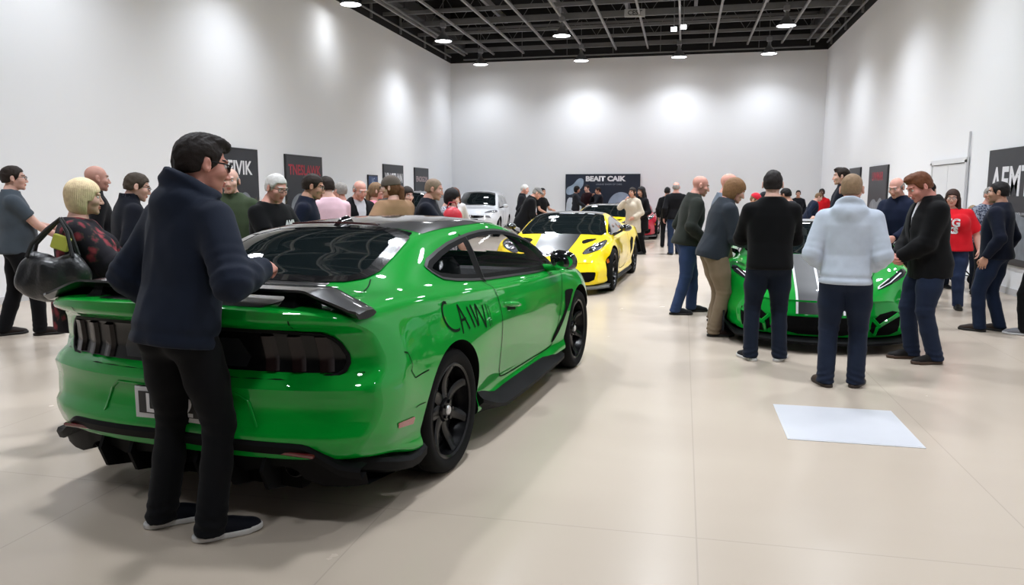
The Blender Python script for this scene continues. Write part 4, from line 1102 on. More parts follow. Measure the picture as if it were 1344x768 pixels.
# ------------------------------------------------------------------ the low sports cars
def arch_set(r): return r + .045
YELLOW = paint('yellow_paint', srgb(255, 222, 22), 0.)
def sport_stations(k=0.):
    S = stx
    return [
        S(-.90, .66, .36, (.76, .42), (.82, .55), (.80, .70), (.74, .80), (.66, .83), (.56, .84), (.43, .845), (.25, .85), .85),
        S(-.85, .70, .34, (.80, .42), (.86, .55), (.84, .72), (.78, .825), (.70, .85), (.58, .86), (.45, .865), (.25, .87), .87),
        S(-.4, .84, .24, (.94, .36), (.965, .55), (.95, .75), (.90, .87), (.80, .90), (.66, .92), (.5, .93), (.27, .935), .935),
        S(0, .85, .20, (.945, .36), (.975, .55), (.96, .76), (.91, .89), (.80, .93), (.66, .97), (.50, 1.0), (.28, 1.02), 1.02),
        S(.6, .85, .16, (.91, .32), (.945, .5), (.935, .72), (.89, .86), (.80, .92), (.67, 1.04), (.53, 1.12), (.3, 1.15), 1.155),
        S(1.1, .84, .15, (.895, .30), (.92, .48), (.915, .68), (.88, .82), (.81, .87), (.69, 1.05), (.555, 1.165), (.32, 1.2), 1.205),
        S(1.5, .84, .15, (.895, .30), (.92, .48), (.915, .67), (.88, .80), (.815, .85), (.70, 1.03), (.57, 1.15), (.33, 1.185), 1.19),
        S(1.95, .84, .15, (.90, .31), (.93, .48), (.925, .67), (.885, .785), (.82, .825), (.745, .94), (.655, 1.01), (.37, 1.045), 1.055),
        S(2.3, .85, .17, (.92, .33), (.95, .49), (.94, .67), (.895, .785), (.82, .815), (.745, .845), (.66, .865), (.36, .89), .90),
        S(2.55, .85, .18, (.935, .34), (.962, .49), (.95, .67), (.90, .785), (.82, .81), (.73, .80), (.62, .795), (.34, .81), .815),
        S(2.8, .85, .18, (.935, .33), (.96, .48), (.945, .65), (.895, .765), (.81, .785), (.71, .755), (.59, .735), (.32, .74), .745),
        S(3.2, .82, .16, (.90, .30), (.915, .42), (.895, .56), (.835, .67), (.745, .685), (.64, .66), (.52, .64), (.3, .64), .64),
        S(3.55, .79, .15, (.85, .26), (.86, .38), (.825, .48), (.75, .565), (.66, .58), (.56, .57), (.44, .56), (.25, .555), .555),
        S(3.72, .73, .16, (.775, .25), (.785, .34), (.755, .42), (.695, .48), (.62, .495), (.52, .495), (.4, .49), (.22, .485), .485),
    ]

def sport(loc, heading, label, colour, roofmat, kind, q=0):
    root = empty('car', (loc[0], loc[1], 0), R(heading), label, 'car')
    rb = lambda y, z: .22 * (np.abs(y) / .85) ** 2.6 + np.interp(z, (.3, .45, .6, .8), (.06, .0, .03, .05))
    fb = lambda y, z: .34 * (np.abs(y) / .8) ** 2.3 + np.interp(z, (.15, .24, .36, .48), (.03, .0, .02, .09))
    B = Body(sport_stations(), rb, fb, .8, .8)
    V, F = B.mesh(.035); WR = .335
    V2, F2, M = cut_arches(V, F, [(0, .335, .385, .60), (2.75, .335, .38, .60)], [colour, MATT])
    mesh_obj('body', V2, F2, [colour, MATT], root, True, M, 42)
    ws = [(1.50, .55), (1.56, .575), (2.20, .725), (2.36, .67), (2.42, 0), (2.36, -.67), (2.20, -.725), (1.56, -.575), (1.50, -.55), (1.47, 0)]
    w = MB(); patch(w, B, 'top', ws, .004, .04); w.build('windshield', DARKGLASS, root, True, 60)
    win = chaikin([(.62, .935), (.80, 1.06), (1.05, 1.125), (1.45, 1.105), (1.85, 1.02), (2.20, .865), (2.16, .845), (1.4, .885), (.9, .915)], 1)
    for sg in (1, -1):
        g = MB(); patch(g, B, 'side', win, .004, .04, 0, sg); go = g.build('side_window', DARKGLASS, root, True, 60)
        t = MB(); strip(t, B, 'side', win, .016, .006, .04, 0, sg, closed=True); t.build('window_seal', BLK, go, True)
        l = MB(); strip(l, B, 'side', chaikin([(.86, .91), (.88, .7), (.95, .4), (1.05, .27), (1.95, .26), (2.05, .4), (2.10, .7), (2.18, .83)], 1, False), .009, .003, .03, 0, sg); l.build('door_gap', MATT, root)
        sc = MB(); patch(sc, B, 'side', [(.40, .70), (.56, .74), (.74, .66), (.66, .42), (.52, .50)], .004, .03, 0, sg); sc.build('side_intake', MATT, root, True)
        fl = MB(); patch(fl, B, 'side', [(2.22, .60), (2.30, .62), (2.36, .45), (2.30, .32), (2.24, .40)], .004, .03, 0, sg); fl.build('fender_outlet', MATT, root, True)
        k = MB(); rows = []
        for x in np.linspace(.42, 2.33, 16): rows.append([(x, sg * .82, .17), (x, sg * .90, .20), (x, sg * (.945), .165), (x, sg * .94, .135), (x, sg * .80, .125)])
        k.grid(np.array(rows), flip=sg < 0); k.build('side_skirt', SATIN, root, True, 40)
        m = MB(); n = 16; v = []; prof = [(0, .01), (.02, .8), (.06, 1.), (.12, .92), (.17, .55), (.19, .05)]
        cx, cy2, cz = 1.86, sg * 1.005, .955
        for dx, s_ in prof:
            for i in range(n): a = 2 * math.pi * i / n; v.append((cx + dx, cy2 + .105 * s_ * math.cos(a), cz + .062 * s_ * math.sin(a)))
        m.add(v, [(i * n + j, i * n + (j + 1) % n, (i + 1) * n + (j + 1) % n, (i + 1) * n + j) for i in range(5) for j in range(n)])
        mo = m.build('side_mirror', BLK, root, True, 60)
        a = MB(); a.tube([(2.06, sg * .82, .845), (2.02, sg * .88, .87), (1.96, sg * .95, .91)], (.03, .02, .02), 8); a.build('mirror_arm', BLK, mo, True)
        if kind != 'super':
            h = MB(); hp = chaikin([(2.66, .80), (2.95, .845), (3.32, .76), (3.46, .58), (3.36, .50), (3.0, .56)], 2)
            hp = [(x, y * sg) for x, y in hp]; patch(h, B, 'top', hp, .004, .02); ho = h.build('headlight', mat('headlamp_smoked', (.10, .10, .11), .05, coat=1., coat_rough=0), root, True, 60)
            r_ = MB(); strip(r_, B, 'top', hp, .012, .006, .02, 0, 1, closed=True, hgt=.003); r_.build('lamp_rim', BLK, ho, True)
            for cx2, cy3, rr in ((2.98, .735, .068), (3.18, .65, .055)):
                c = B.top(np.array([cx2]), np.array([cy3 * sg]))[0]; e = MB(); e.lathe([(0, .030), (rr * .5, .026), (rr * .85, .014), (rr, 0), (rr * 1.15, -.004)], 20, 'z', tuple(c)); e.build('lamp_bulb', CHROME, ho, True)
            v_ = MB(); patch(v_, B, 'top', chaikin([(2.50, sg * .66), (2.62, sg * .40), (2.84, sg * .43), (2.74, sg * .52)], 1), .004, .02); v_.build('bonnet_vent', MATT, root, True)
            i_ = MB(); patch(i_, B, 'front', chaikin([(sg * .40, .345), (sg * .47, .20), (sg * .73, .205), (sg * .76, .335), (sg * .73, .355), (sg * .44, .355)], 1), .004, .02); i_.build('bumper_intake', MATT, root, True)
            mk = MB(); patch(mk, B, 'side', [(3.26, .475), (3.42, .455), (3.43, .505), (3.28, .535)], .005, .02, 0, sg); mk.build('side_marker', mat('marker_amber', (.55, .12, .01), .2, coat=1), root, True)
            l = MB(); strip(l, B, 'top', chaikin([(2.42, sg * .72), (2.7, sg * .66), (3.1, sg * .52), (3.48, sg * .40), (3.52, sg * .2), (3.53, 0)], 2, False), .008, .003, .03); l.build('bonnet_gap', mat('gap_yellow', (.25, .17, .01), .6), root)
    rp = MB(); patch(rp, B, 'top', [(.75, .50), (1.1, .535), (1.46, .535), (1.46, -.535), (1.1, -.535), (.75, -.50)], .004, .04); rp.build('roof_panel', roofmat, root, True, 60)
    eng = MB(); patch(eng, B, 'top', [(-.35, .42), (.6, .50), (.6, -.50), (-.35, -.42)], .004, .05); eng.build('engine_cover', DARKGLASS, root, True)
    sp = MB(); rows = []
    ext = .05 if kind != 'super' else .10
    for y in np.linspace(-.93, .93, 41):
        ay = abs(y); xb = float(B.end(min(ay, .76), .24, 0, False)[0, 0]) if ay < .77 else float(B.end(.76, .24, 0, False)[0, 0]) - (ay - .76) * 1.6
        lift = 0 if kind != 'super' else .10 * max(0, ay - .80) / .13
        rows.append([(xb - .30, y, .15), (xb, y, .135 + lift), (xb + ext, y, .115 + lift), (xb + ext, y, .095 + lift), (xb - .30, y, .10)])
    sp.grid(np.array(rows)); spo = sp.build('front_splitter', SATIN if kind == 'super' else mat('lip_grey', (.10, .10, .10), .5), root, True, 40)
    if kind == 'yellow' or kind == 'yellow2':
        s_ = MB(); patch(s_, B, 'top', [(2.40, .33), (3.47, .26), (3.49, 0), (3.47, -.26), (2.40, -.33), (2.41, 0)], .004, .04); so = s_.build('bonnet_stripe', CARBON, root, True)
        bd = MB(); c = B.top(np.array([3.40]), np.array([0.]))[0]; bd.lathe([(0, .010), (.03, .009), (.042, .002)], 16, 'z', tuple(c)); bd.build('bonnet_badge', CHROME, so, True)
        for y0, y1 in ((.42, .30), (.24, .14), (.02, -.20)):
            bn = MB(); patch(bn, B, 'top', [(1.58, y1), (1.58, y0), (1.615, y0), (1.615, y1)], .006, .04); bn.build('windshield_decal', mat('decal_white', (.6, .6, .62), .5), root)
        gr = MB(); patch(gr, B, 'front', [(-.30, .19), (-.27, .30), (.27, .30), (.30, .19)], .003, .03); gr.build('bumper_grille', MATT, root, True)
    if kind == 'super':
        pin = mat('pinstripe_white', (.72, .72, .74), .3, coat=1)
        for t0 in ('top',):
            s_ = MB(); patch(s_, B, 'top', [(2.42, .22), (3.71, .20), (3.71, -.20), (2.42, -.22)], .004, .04); patch(s_, B, 'front', [(-.20, .37), (-.20, .478), (.20, .478), (.20, .37)], .004, .03); so = s_.build('bonnet_stripe', mat('stripe_graphite', (.018, .018, .02), .4, coat=.4), root, True)
        for y in (.215, .0, -.215):
            p = MB(); strip(p, B, 'top', [(2.42, y * 1.03), (3.71, y)], .022, .006, .03); strip(p, B, 'front', [(y, .478), (y, .37)], .022, .006, .03); p.build('pinstripe', pin, root, True)
        mo_ = MB(); patch(mo_, B, 'front', chaikin([(-.46, .35), (-.40, .345), (.40, .345), (.46, .35), (.40, .17), (-.40, .17)], 1), .004, .03); mo_.build('centre_intake', MATT, root, True)
        for sg in (1, -1):
            i_ = MB(); patch(i_, B, 'front', chaikin([(sg * .48, .365), (sg * .735, .415), (sg * .75, .30), (sg * .72, .17), (sg * .44, .17)], 1), .004, .02); io = i_.build('bumper_intake', MATT, root, True)
            b_ = MB(); strip(b_, B, 'front', [(sg * .735, .37), (sg * .60, .30), (sg * .52, .255), (sg * .50, .17)], lambda t: .045 - .015 * t, .012, .02, hgt=.012); strip(b_, B, 'front', [(sg * .54, .265), (sg * .47, .34)], .035, .012, .02, hgt=.012); b_.build('intake_strut', colour, io, True)
            hp = [(x, y * sg) for x, y in chaikin([(2.86, .845), (3.05, .86), (3.38, .72), (3.52, .56), (3.44, .55), (3.15, .70)], 1)]
            h = MB(); patch(h, B, 'top', hp, .004, .02); ho = h.build('headlight', mat('headlamp_black', (.02, .02, .024), .05, coat=1., coat_rough=0), root, True)
            r_ = MB(); strip(r_, B, 'top', [(3.05, .80 * sg), (3.35, .68 * sg), (3.49, .56 * sg), (3.42, .565 * sg), (3.18, .68 * sg)], .018, .008, .02); r_.build('running_light', mat('daylight_white', (.8, .8, .82), .15, coat=1), ho, True)
            v_ = MB(); patch(v_, B, 'top', chaikin([(2.55, sg * .62), (2.50, sg * .36), (2.95, sg * .40), (3.0, sg * .52)], 1), .004, .02); v_.build('bonnet_vent', MATT, root, True)
            l = MB(); strip(l, B, 'top', chaikin([(2.42, sg * .70), (2.8, sg * .60), (3.3, sg * .46), (3.6, sg * .34)], 2, False), .008, .003, .03); l.build('bonnet_gap', LINE, root)
            ep = MB(); ep.prism([(2.95, .12), (3.40, .115), (3.36, .22), (3.2, .30), (3.0, .28)], sg * .905, sg * .925, 'y'); ep.build('splitter_winglet', SATIN, spo)
    un = MB(); un.box((1.3, 0, .21), (3.9, 1.14, .10)); un.build('underbody', MATT, root)
    tl = MB(); patch(tl, B, 'rear', [(-.66, .60), (-.62, .72), (.62, .72), (.66, .60)], .004, .03); tl.build('tail_panel', BLK, root, True)
    first = wheel(root, 0, -.80, WR, .30, -1, 'twin5', CM)
    for x, y, sg in ((2.75, -.81, -1), (0, .80, 1), (2.75, .81, 1)): wheel(root, x, y, WR, .28, sg, 'twin5', CM, dupe=first)
    return root

# ------------------------------------------------------------------ the tall hatchback
def hatch(loc, heading, label, colour, low=0., bumper=None):
    root = empty('car', (loc[0], loc[1], 0), R(heading), label, 'car')
    S = stx; k = low
    st = [
        S(-.80, .66, .40, (.76, .48), (.82, .66), (.80, .86), (.75, .98), (.70, 1.04), (.64, 1.12), (.56, 1.20 - k * .6), (.3, 1.23 - k * .6), 1.24 - k * .6),
        S(-.72, .70, .36, (.80, .46), (.865, .66), (.85, .88), (.80, 1.0), (.74, 1.06), (.68, 1.22 - k * .4), (.60, 1.38 - k), (.33, 1.43 - k), 1.44 - k),
        S(-.3, .80, .27, (.875, .42), (.905, .64), (.89, .86), (.85, .98), (.79, 1.03), (.71, 1.28 - k * .6), (.61, 1.47 - k), (.34, 1.53 - k), 1.545 - k),
        S(.0, .80, .25, (.885, .42), (.912, .64), (.89, .85), (.85, .965), (.79, 1.01), (.71, 1.29 - k * .6), (.61, 1.49 - k), (.34, 1.555 - k), 1.57 - k),
        S(.9, .80, .24, (.86, .40), (.885, .62), (.88, .82), (.85, .94), (.80, .98), (.715, 1.29 - k * .6), (.615, 1.51 - k), (.35, 1.585 - k), 1.60 - k),
        S(1.45, .80, .24, (.86, .40), (.885, .62), (.88, .81), (.85, .92), (.80, .96), (.72, 1.27 - k * .6), (.625, 1.485 - k), (.36, 1.56 - k), 1.575 - k),
        S(1.85, .81, .25, (.875, .41), (.90, .63), (.89, .81), (.855, .915), (.80, .955), (.755, 1.14 - k * .3), (.69, 1.29 - k * .6), (.39, 1.36 - k * .6), 1.375 - k * .6),
        S(2.25, .81, .26, (.89, .43), (.912, .65), (.89, .83), (.85, .92), (.79, .965), (.74, 1.0), (.68, 1.03), (.39, 1.08), 1.09),
        S(2.6, .81, .27, (.89, .43), (.912, .65), (.885, .83), (.84, .915), (.77, .95), (.69, .965), (.58, .985), (.32, 1.01), 1.015),
        S(3.0, .78, .26, (.86, .42), (.87, .60), (.84, .78), (.79, .865), (.71, .895), (.62, .915), (.52, .93), (.29, .95), .955),
        S(3.30, .72, .26, (.79, .38), (.80, .54), (.77, .68), (.72, .77), (.65, .81), (.56, .83), (.46, .845), (.26, .855), .86),
        S(3.42, .66, .28, (.73, .38), (.745, .52), (.715, .64), (.66, .72), (.59, .755), (.5, .77), (.4, .78), (.22, .785), .79),
    ]
    rb = lambda y, z: .12 * (np.abs(y) / .8) ** 3 + np.interp(z, (.3, .5, .7, .95, 1.4), (.06, .0, .0, .08, .25))
    fb = lambda y, z: .26 * (np.abs(y) / .75) ** 2.4 + np.interp(z, (.28, .45, .6, .78), (.05, .0, .01, .07))
    B = Body(st, rb, fb, .5, .7); V, F = B.mesh(.045); WR = .335
    V2, F2, M = cut_arches(V, F, [(0, .335, .385, .58), (2.6, .335, .385, .58)], [colour, MATT])
    mesh_obj('body', V2, F2, [colour, MATT], root, True, M, 42)
    w = MB(); patch(w, B, 'top', [(1.50, .57), (2.14, .67), (2.24, .60), (2.30, 0), (2.24, -.60), (2.14, -.67), (1.50, -.57), (1.47, 0)], .005, .05); w.build('windshield', DARKGLASS, root, True, 60)
    a = 1.46 - k
    for sg in (1, -1):
        for nm, poly in (('side_window', [(1.02, .985), (1.06, a - .03), (1.40, a - .035), (1.82, 1.21 - k * .5), (2.10, 1.0), (2.02, .975)]), ('side_window', [(.10, 1.02), (.10, a - .05), (.96, a - .03), (.94, .99)]), ('quarter_window', [(-.50, 1.08), (-.42, a - .14), (.02, a - .06), (.02, 1.03)])):
            g = MB(); patch(g, B, 'side', poly, .005, .05, 0, sg); g.build(nm, DARKGLASS, root, True, 60)
        hp = [(x, y * sg) for x, y in chaikin([(2.72, .80), (2.95, .84), (3.22, .70), (3.36, .44), (3.28, .42), (3.02, .62)], 1)]
        h = MB(); patch(h, B, 'top', hp, .005, .03); patch(h, B, 'front', [(sg * .40, .70), (sg * .42, .755), (sg * .60, .74), (sg * .66, .66)], .005, .03); ho = h.build('headlight', mat('headlamp_grey', (.20, .20, .21), .06, coat=1, coat_rough=0), root, True)
        c = B.top(np.array([3.06]), np.array([.69 * sg]))[0]; e = MB(); e.lathe([(0, .03), (.04, .024), (.06, 0), (.07, -.004)], 16, 'z', tuple(c)); e.build('lamp_bulb', CHROME, ho, True)
        f = MB(); patch(f, B, 'front', chaikin([(sg * .50, .47), (sg * .54, .34), (sg * .70, .36), (sg * .71, .46)], 1), .005, .03); fo = f.build('bumper_intake', MATT, root, True)
        e = MB(); c = B.end(sg * .60, .41, .006, False)[0]; e.lathe([(0, .02), (.035, .012), (.045, 0)], 14, 'x', tuple(c)); e.build('fog_lamp', CHROME, fo, True)
        m = MB(); m.box((1.95, sg * 1.0, 1.06), (.13, .20, .14), bev=.045); mo = m.build('side_mirror', colour, root, True, 60)
        ar = MB(); ar.tube([(2.0, sg * .80, .99), (1.97, sg * .93, 1.03)], .022, 8); ar.build('mirror_arm', SATIN, mo, True)
        l = MB(); strip(l, B, 'side', [(1.0, .98), (1.0, .5), (1.1, .36), (1.95, .36), (2.05, .6), (2.12, .94)], .010, .003, .04, 0, sg); l.build('door_gap', MATT, root)
        dh = MB(); strip(dh, B, 'side', [(1.10, .85), (1.28, .84)], .03, .012, .03, 0, sg, hgt=.012); dh.build('door_handle', colour, root, True)
        t = MB(); patch(t, B, 'rear', [(sg * .48, .92), (sg * .52, 1.05), (sg * .70, 1.03), (sg * .72, .90)], .005, .03); t.build('tail_lamp', mat('marker_red', (.28, .018, .012), .18, coat=1), root, True)
    g = MB(); patch(g, B, 'front', chaikin([(-.42, .70), (-.40, .755), (.40, .755), (.42, .70), (.30, .665), (-.30, .665)], 1), .006, .03); go = g.build('grille', BLK, root, True)
    e = MB(); c = B.end(0, .71, .012, False)[0]; e.lathe([(0, .01), (.05, .008), (.06, 0)], 18, 'x', tuple(c)); e.build('grille_badge', CHROME, go, True)
    g = MB(); patch(g, B, 'front', chaikin([(-.46, .60), (-.40, .47), (.40, .47), (.46, .60)], 1), .006, .03); go = g.build('lower_grille', MATT, root, True)
    p = MB(); c = B.end(0, .58, .02, False)[0]; p.box(tuple(c), (.012, .46, .11)); p.build('plate_holder', SATIN, root)
    r = MB(); patch(r, B, 'rear', [(-.52, 1.12), (-.46, 1.30 - k), (.46, 1.30 - k), (.52, 1.12)], .005, .04) if k < .1 else patch(r, B, 'top', [(-.7, .5), (-.2, .55), (-.2, -.55), (-.7, -.5)], .005, .04); r.build('rear_window', DARKGLASS, root, True)
    un = MB(); un.box((1.3, 0, .28), (3.4, 1.10, .10)); un.build('underbody', MATT, root)
    cm = dict(CM, rim=mat('rim_alloy', (.42, .42, .43), .3, metal=.8))
    first = wheel(root, 0, -.76, WR, .24, -1, 'multi', cm)
    for x, y, sg in ((2.6, -.76, -1), (0, .76, 1), (2.6, .76, 1)): wheel(root, x, y, WR, .24, sg, 'multi', cm, dupe=first)
    return root

EXPOSURE = .50
# ------------------------------------------------------------------ the hall
XL, XR, YB, YF, HW, HC = -9.2, 4.9, 30., -8., 6.62, 8.7
def nodes(m): return m.node_tree, m.node_tree.nodes['Principled BSDF']

def wall_mat(name, col, rough=.85):
    m = mat(name, col, rough=rough, spec=.25, bump=(35, .06, .01), vary=(.7, .02)); return m
WHITE = wall_mat('white_wall_paint', (.84, .85, .87))
DARKW = wall_mat('dark_ceiling_paint', (.020, .020, .021), .9)
STEEL = mat('painted_roof_steel', (.16, .16, .165), .6, vary=(3, .25))

def floor_material():
    m = mat('sealed_concrete', (.55, .50, .43), rough=.30, spec=.45); nt, b = nodes(m)
    N = lambda t: nt.nodes.new(t); Lk = nt.links.new
    tc = N('ShaderNodeTexCoord'); sep = N('ShaderNodeSeparateXYZ'); Lk(tc.outputs['Object'], sep.inputs[0])
    n1 = N('ShaderNodeTexNoise'); n1.inputs['Scale'].default_value = .55; n1.inputs['Detail'].default_value = 3; n1.inputs['Roughness'].default_value = .5
    mp = N('ShaderNodeMapping'); mp.inputs['Scale'].default_value = (.6, 1.6, 1); Lk(tc.outputs['Object'], mp.inputs[0]); Lk(mp.outputs[0], n1.inputs['Vector'])
    r = N('ShaderNodeValToRGB'); r.color_ramp.elements[0].position = .30; r.color_ramp.elements[1].position = .72
    r.color_ramp.elements[0].color = (.500, .420, .340, 1); r.color_ramp.elements[1].color = (.545, .462, .376, 1); Lk(n1.outputs['Fac'], r.inputs[0])
    def seam(out, period, shift, half):
        a = N('ShaderNodeMath'); a.operation = 'ADD'; a.inputs[1].default_value = shift + 100 * period; Lk(out, a.inputs[0])
        f = N('ShaderNodeMath'); f.operation = 'MODULO'; f.inputs[1].default_value = period; Lk(a.outputs[0], f.inputs[0])
        s = N('ShaderNodeMath'); s.operation = 'SUBTRACT'; s.inputs[1].default_value = period / 2; Lk(f.outputs[0], s.inputs[0])
        ab = N('ShaderNodeMath'); ab.operation = 'ABSOLUTE'; Lk(s.outputs[0], ab.inputs[0])
        l = N('ShaderNodeMath'); l.operation = 'LESS_THAN'; l.inputs[1].default_value = half; Lk(ab.outputs[0], l.inputs[0]); return l.outputs[0]
    sx = seam(sep.outputs['X'], 1.49, 1.49 / 2 - .10, .0035); sy = seam(sep.outputs['Y'], 5.2, 5.2 / 2 - 3.37, .0035)
    mx = N('ShaderNodeMath'); mx.operation = 'MAXIMUM'; Lk(sx, mx.inputs[0]); Lk(sy, mx.inputs[1])
    sc = N('ShaderNodeMath'); sc.operation = 'MULTIPLY'; sc.inputs[1].default_value = .28; Lk(mx.outputs[0], sc.inputs[0])
    mix = N('ShaderNodeMix'); mix.data_type = 'RGBA'; mix.inputs['B'].default_value = (.25, .22, .18, 1); Lk(sc.outputs[0], mix.inputs['Factor']); Lk(r.outputs[0], mix.inputs['A'])
    Lk(mix.outputs['Result'], b.inputs['Base Color'])
    n2 = N('ShaderNodeTexNoise'); n2.inputs['Scale'].default_value = 3.; n2.inputs['Detail'].default_value = 6; Lk(tc.outputs['Object'], n2.inputs['Vector'])
    mr = N('ShaderNodeMapRange'); mr.inputs['To Min'].default_value = .23; mr.inputs['To Max'].default_value = .29; Lk(n2.outputs['Fac'], mr.inputs['Value']); Lk(mr.outputs[0], b.inputs['Roughness'])
    return m

def struct(name, box_c, box_d, m):
    b = MB(); b.box(box_c, box_d); o = b.build(name, m); o['kind'] = 'structure'; return o
struct('floor', ((XL + XR) / 2, (YB + YF) / 2, -.05), (XR - XL + .4, YB - YF + .4, .10), floor_material())
t_ = .15
struct('wall_left', (XL - t_ / 2, (YB + YF) / 2, HW / 2), (t_, YB - YF, HW), WHITE)
struct('wall_right', (XR + t_ / 2, (YB + YF) / 2, HW / 2), (t_, YB - YF, HW), WHITE)
struct('wall_back', ((XL + XR) / 2, YB + t_ / 2, HW / 2), (XR - XL + 2 * t_, t_, HW), WHITE)
struct('wall_front', ((XL + XR) / 2, YF - t_ / 2, HW / 2), (XR - XL + 2 * t_, t_, HW), wall_mat('unlit_end_wall', (.10, .10, .105)))  # unseen wall; unlit hall end put into its colour, darkens reflections in the coupe
dz = HC - HW
struct('trim_1', (XL - t_ / 2, (YB + YF) / 2, HW + dz / 2), (t_, YB - YF, dz), DARKW)
struct('trim_2', (XR + t_ / 2, (YB + YF) / 2, HW + dz / 2), (t_, YB - YF, dz), DARKW)
struct('trim_3', ((XL + XR) / 2, YB + t_ / 2, HW + dz / 2), (XR - XL + 2 * t_, t_, dz), DARKW)
struct('trim_4', ((XL + XR) / 2, YF - t_ / 2, HW + dz / 2), (XR - XL + 2 * t_, t_, dz), DARKW)
struct('ceiling', ((XL + XR) / 2, (YB + YF) / 2, HC + .05), (XR - XL + .4, YB - YF + .4, .10), DARKW)

# open roof steelwork
for k in range(15):
    y = 29.35 - 1.6 * k; b = MB(); th = .10 if k % 3 else .16
    b.box(((XL + XR) / 2, y, 6.98), (XR - XL, .07, th)); b.box(((XL + XR) / 2, y, 7.78), (XR - XL, .07, .08))
    n = 14; dx = (XR - XL) / n
    for i in range(n if k % 2 else 0):
        x0 = XL + i * dx
        b.tube([(x0, y, 7.0), (x0 + dx / 2, y, 7.76)], .010, 5); b.tube([(x0 + dx / 2, y, 7.76), (x0 + dx, y, 7.0)], .010, 5)
    tag(b.build('ceiling_joist', STEEL), None, None, None, 'structure')
for i in range(12):
    x = -8.6 + 1.19 * i; b = MB(); b.box((x, 18.2, 6.90), (.06, 23.4, .07))
    if i % 2: b.box((x + .5, 18.2, 8.15), (.12, 23.4, .22))
    tag(b.build('ceiling_purlin', mat('pale_roof_steel', (.26, .26, .265), .6, vary=(3, .2))), None, None, None, 'structure')
duct = mat('duct_grey', (.055, .055, .057), .55, vary=(2, .2))
for x, nm in ((XL + .42, 'left'), (XR - .40, 'right')):
    b = MB(); b.box((x, 18., 7.36), (.5, 23.6, .42), bev=.03)
    for k in range(12): b.box((x, 7. + 2. * k, 7.36), (.54, .05, .46))
    tag(b.build('trim_%d' % (7 if nm == 'left' else 8), duct), None, None, None, 'structure')  # this one is a flanged air duct, not trim
    sgn = 1 if nm == 'left' else -1
    b = MB()
    for k in range(8):
        y = 29. - 2.4 * k; b.box((x - sgn * .33, y, 7.0), (.06, .06, .75)); 
    b.tube([(x - sgn * .3, 6.5, 6.80), (x - sgn * .3, 29.6, 6.80)], .03, 8); b.tube([(x + sgn * .34, 6.5, 6.92), (x + sgn * .34, 29.7, 6.92)], .035, 8)
    tag(b.build('trim_%d' % (5 if sgn > 0 else 6), STEEL), None, None, None, 'structure')
b = MB(); b.tube([(XL + .6, 29.75, 6.70), (XR - .5, 29.75, 6.70)], .028, 8)
for k in range(8): b.tube([(XL + 1.2 + 1.75 * k, 29.75, 6.70), (XL + 1.2 + 1.75 * k, 29.75, 7.75)], .012, 6)
tag(b.build('trim_9', STEEL), None, None, None, 'structure')  # sprinkler pipe on its drop rods, not trim

# high-bay lamps
GLOW = mat('lamp_glow', (1, 1, 1), .4, emit=(.96, .98, 1.), emit_s=16.)
LAMPM = mat('lamp_housing', (.30, .30, .31), .4, metal=.6)
LAMP_E = 640.
def lamp(x, y, lab, proto=None, big=1.):
    z = 6.30
    if proto is None:
        r = empty('ceiling_lamp', (x, y, z), 0, lab, 'lamp', None)
        b = MB(); b.lathe([(.035, .42), (.055, .40), (.06, .30), (.10, .22), (.20, .09), (.275, .02), (.28, 0), (.262, 0), (.255, .02), (.18, .085)], 32); b.build('reflector', LAMPM, r, True, 40)
        b = MB(); b.lathe([(0, -.006), (.15, -.004), (.255, .012)], 32); b.build('diffuser', GLOW, r, True, 60)
        b = MB(); b.box((0, 0, .50), (.17, .17, .17), bev=.02); b.box((0, 0, .60), (.06, .06, .06)); b.build('ballast_box', LAMPM, r, False)
        b = MB(); b.tube([(0, 0, .60), (0, 0, 1.40)], .013, 8); b.build('hanging_rod', STEEL, r, True)
    else:
        r = proto.copy(); COL.objects.link(r); r.location = (x, y, z); r['label'] = lab
        for ch in list(proto.children):
            c = ch.copy(); COL.objects.link(c); c.parent = r
    l = bpy.data.lights.new('lamp_light', 'SPOT'); l.energy = LAMP_E * big * (.62 if x < -7 else .85 if x > 2 else 1.12); l.spot_size = R(140); l.spot_blend = .9; l.shadow_soft_size = .24; l.color = (.895, .945, 1.02)
    lo = bpy.data.objects.new('lamp_light', l); COL.objects.link(lo); lo.location = (x, y, z - .03)
    return r
cols = [(-7.6, 'leftmost'), (-3.8, 'second from the left'), (-.30, 'third from the left'), (2.75, 'rightmost')]
lp0 = None
for y, row in ((28.6, 'the row along the back wall'), (24., 'the second row from the back wall')):
    for x, w in cols:
        if y == 24. and x == -.30: continue
        o = lamp(x, y, 'glowing bell-shaped ceiling lamp, %s in %s' % (w, row), lp0, .56 if y > 26 else 1.15); lp0 = lp0 or o
lamp(-8.45, 18.9, 'ceiling lamp beside the left wall, cut by the top edge of the photo', lp0, .12)
for y in (18.9, 14.2, 9.5, 4.8, .1):
    for x, w in cols:
        if y == 18.9 and x < -7: continue
        o = lamp(x, y, 'bell-shaped ceiling lamp hung above the cars, out of the photo', lp0, (1.2 if y > 16 else 1.02) if y > 5 else (.85 if y > 1 else .3)); o['group'] = 'ceiling lamps above the cars'
# twin floods between the second-row lamps
for x, y, lab in ((-.43, 24.35, 'left square flood lamp of the pair between two ceiling lamps'), (-.15, 24.1, 'right square flood lamp of the pair between two ceiling lamps')):
    r = empty('flood_lamp', (x, y, 6.38), 0, lab, 'lamp')
    b = MB(); b.box((0, 0, .04), (.20, .16, .12), bev=.02); b.build('housing', LAMPM, r)
    b = MB(); b.box((0, -.083, .03), (.16, .012, .12)); b.build('lens', GLOW, r)
    b = MB(); b.tube([(0, 0, .09), (0, 0, .90)], .014, 8); b.build('hanging_rod', STEEL, r, True)
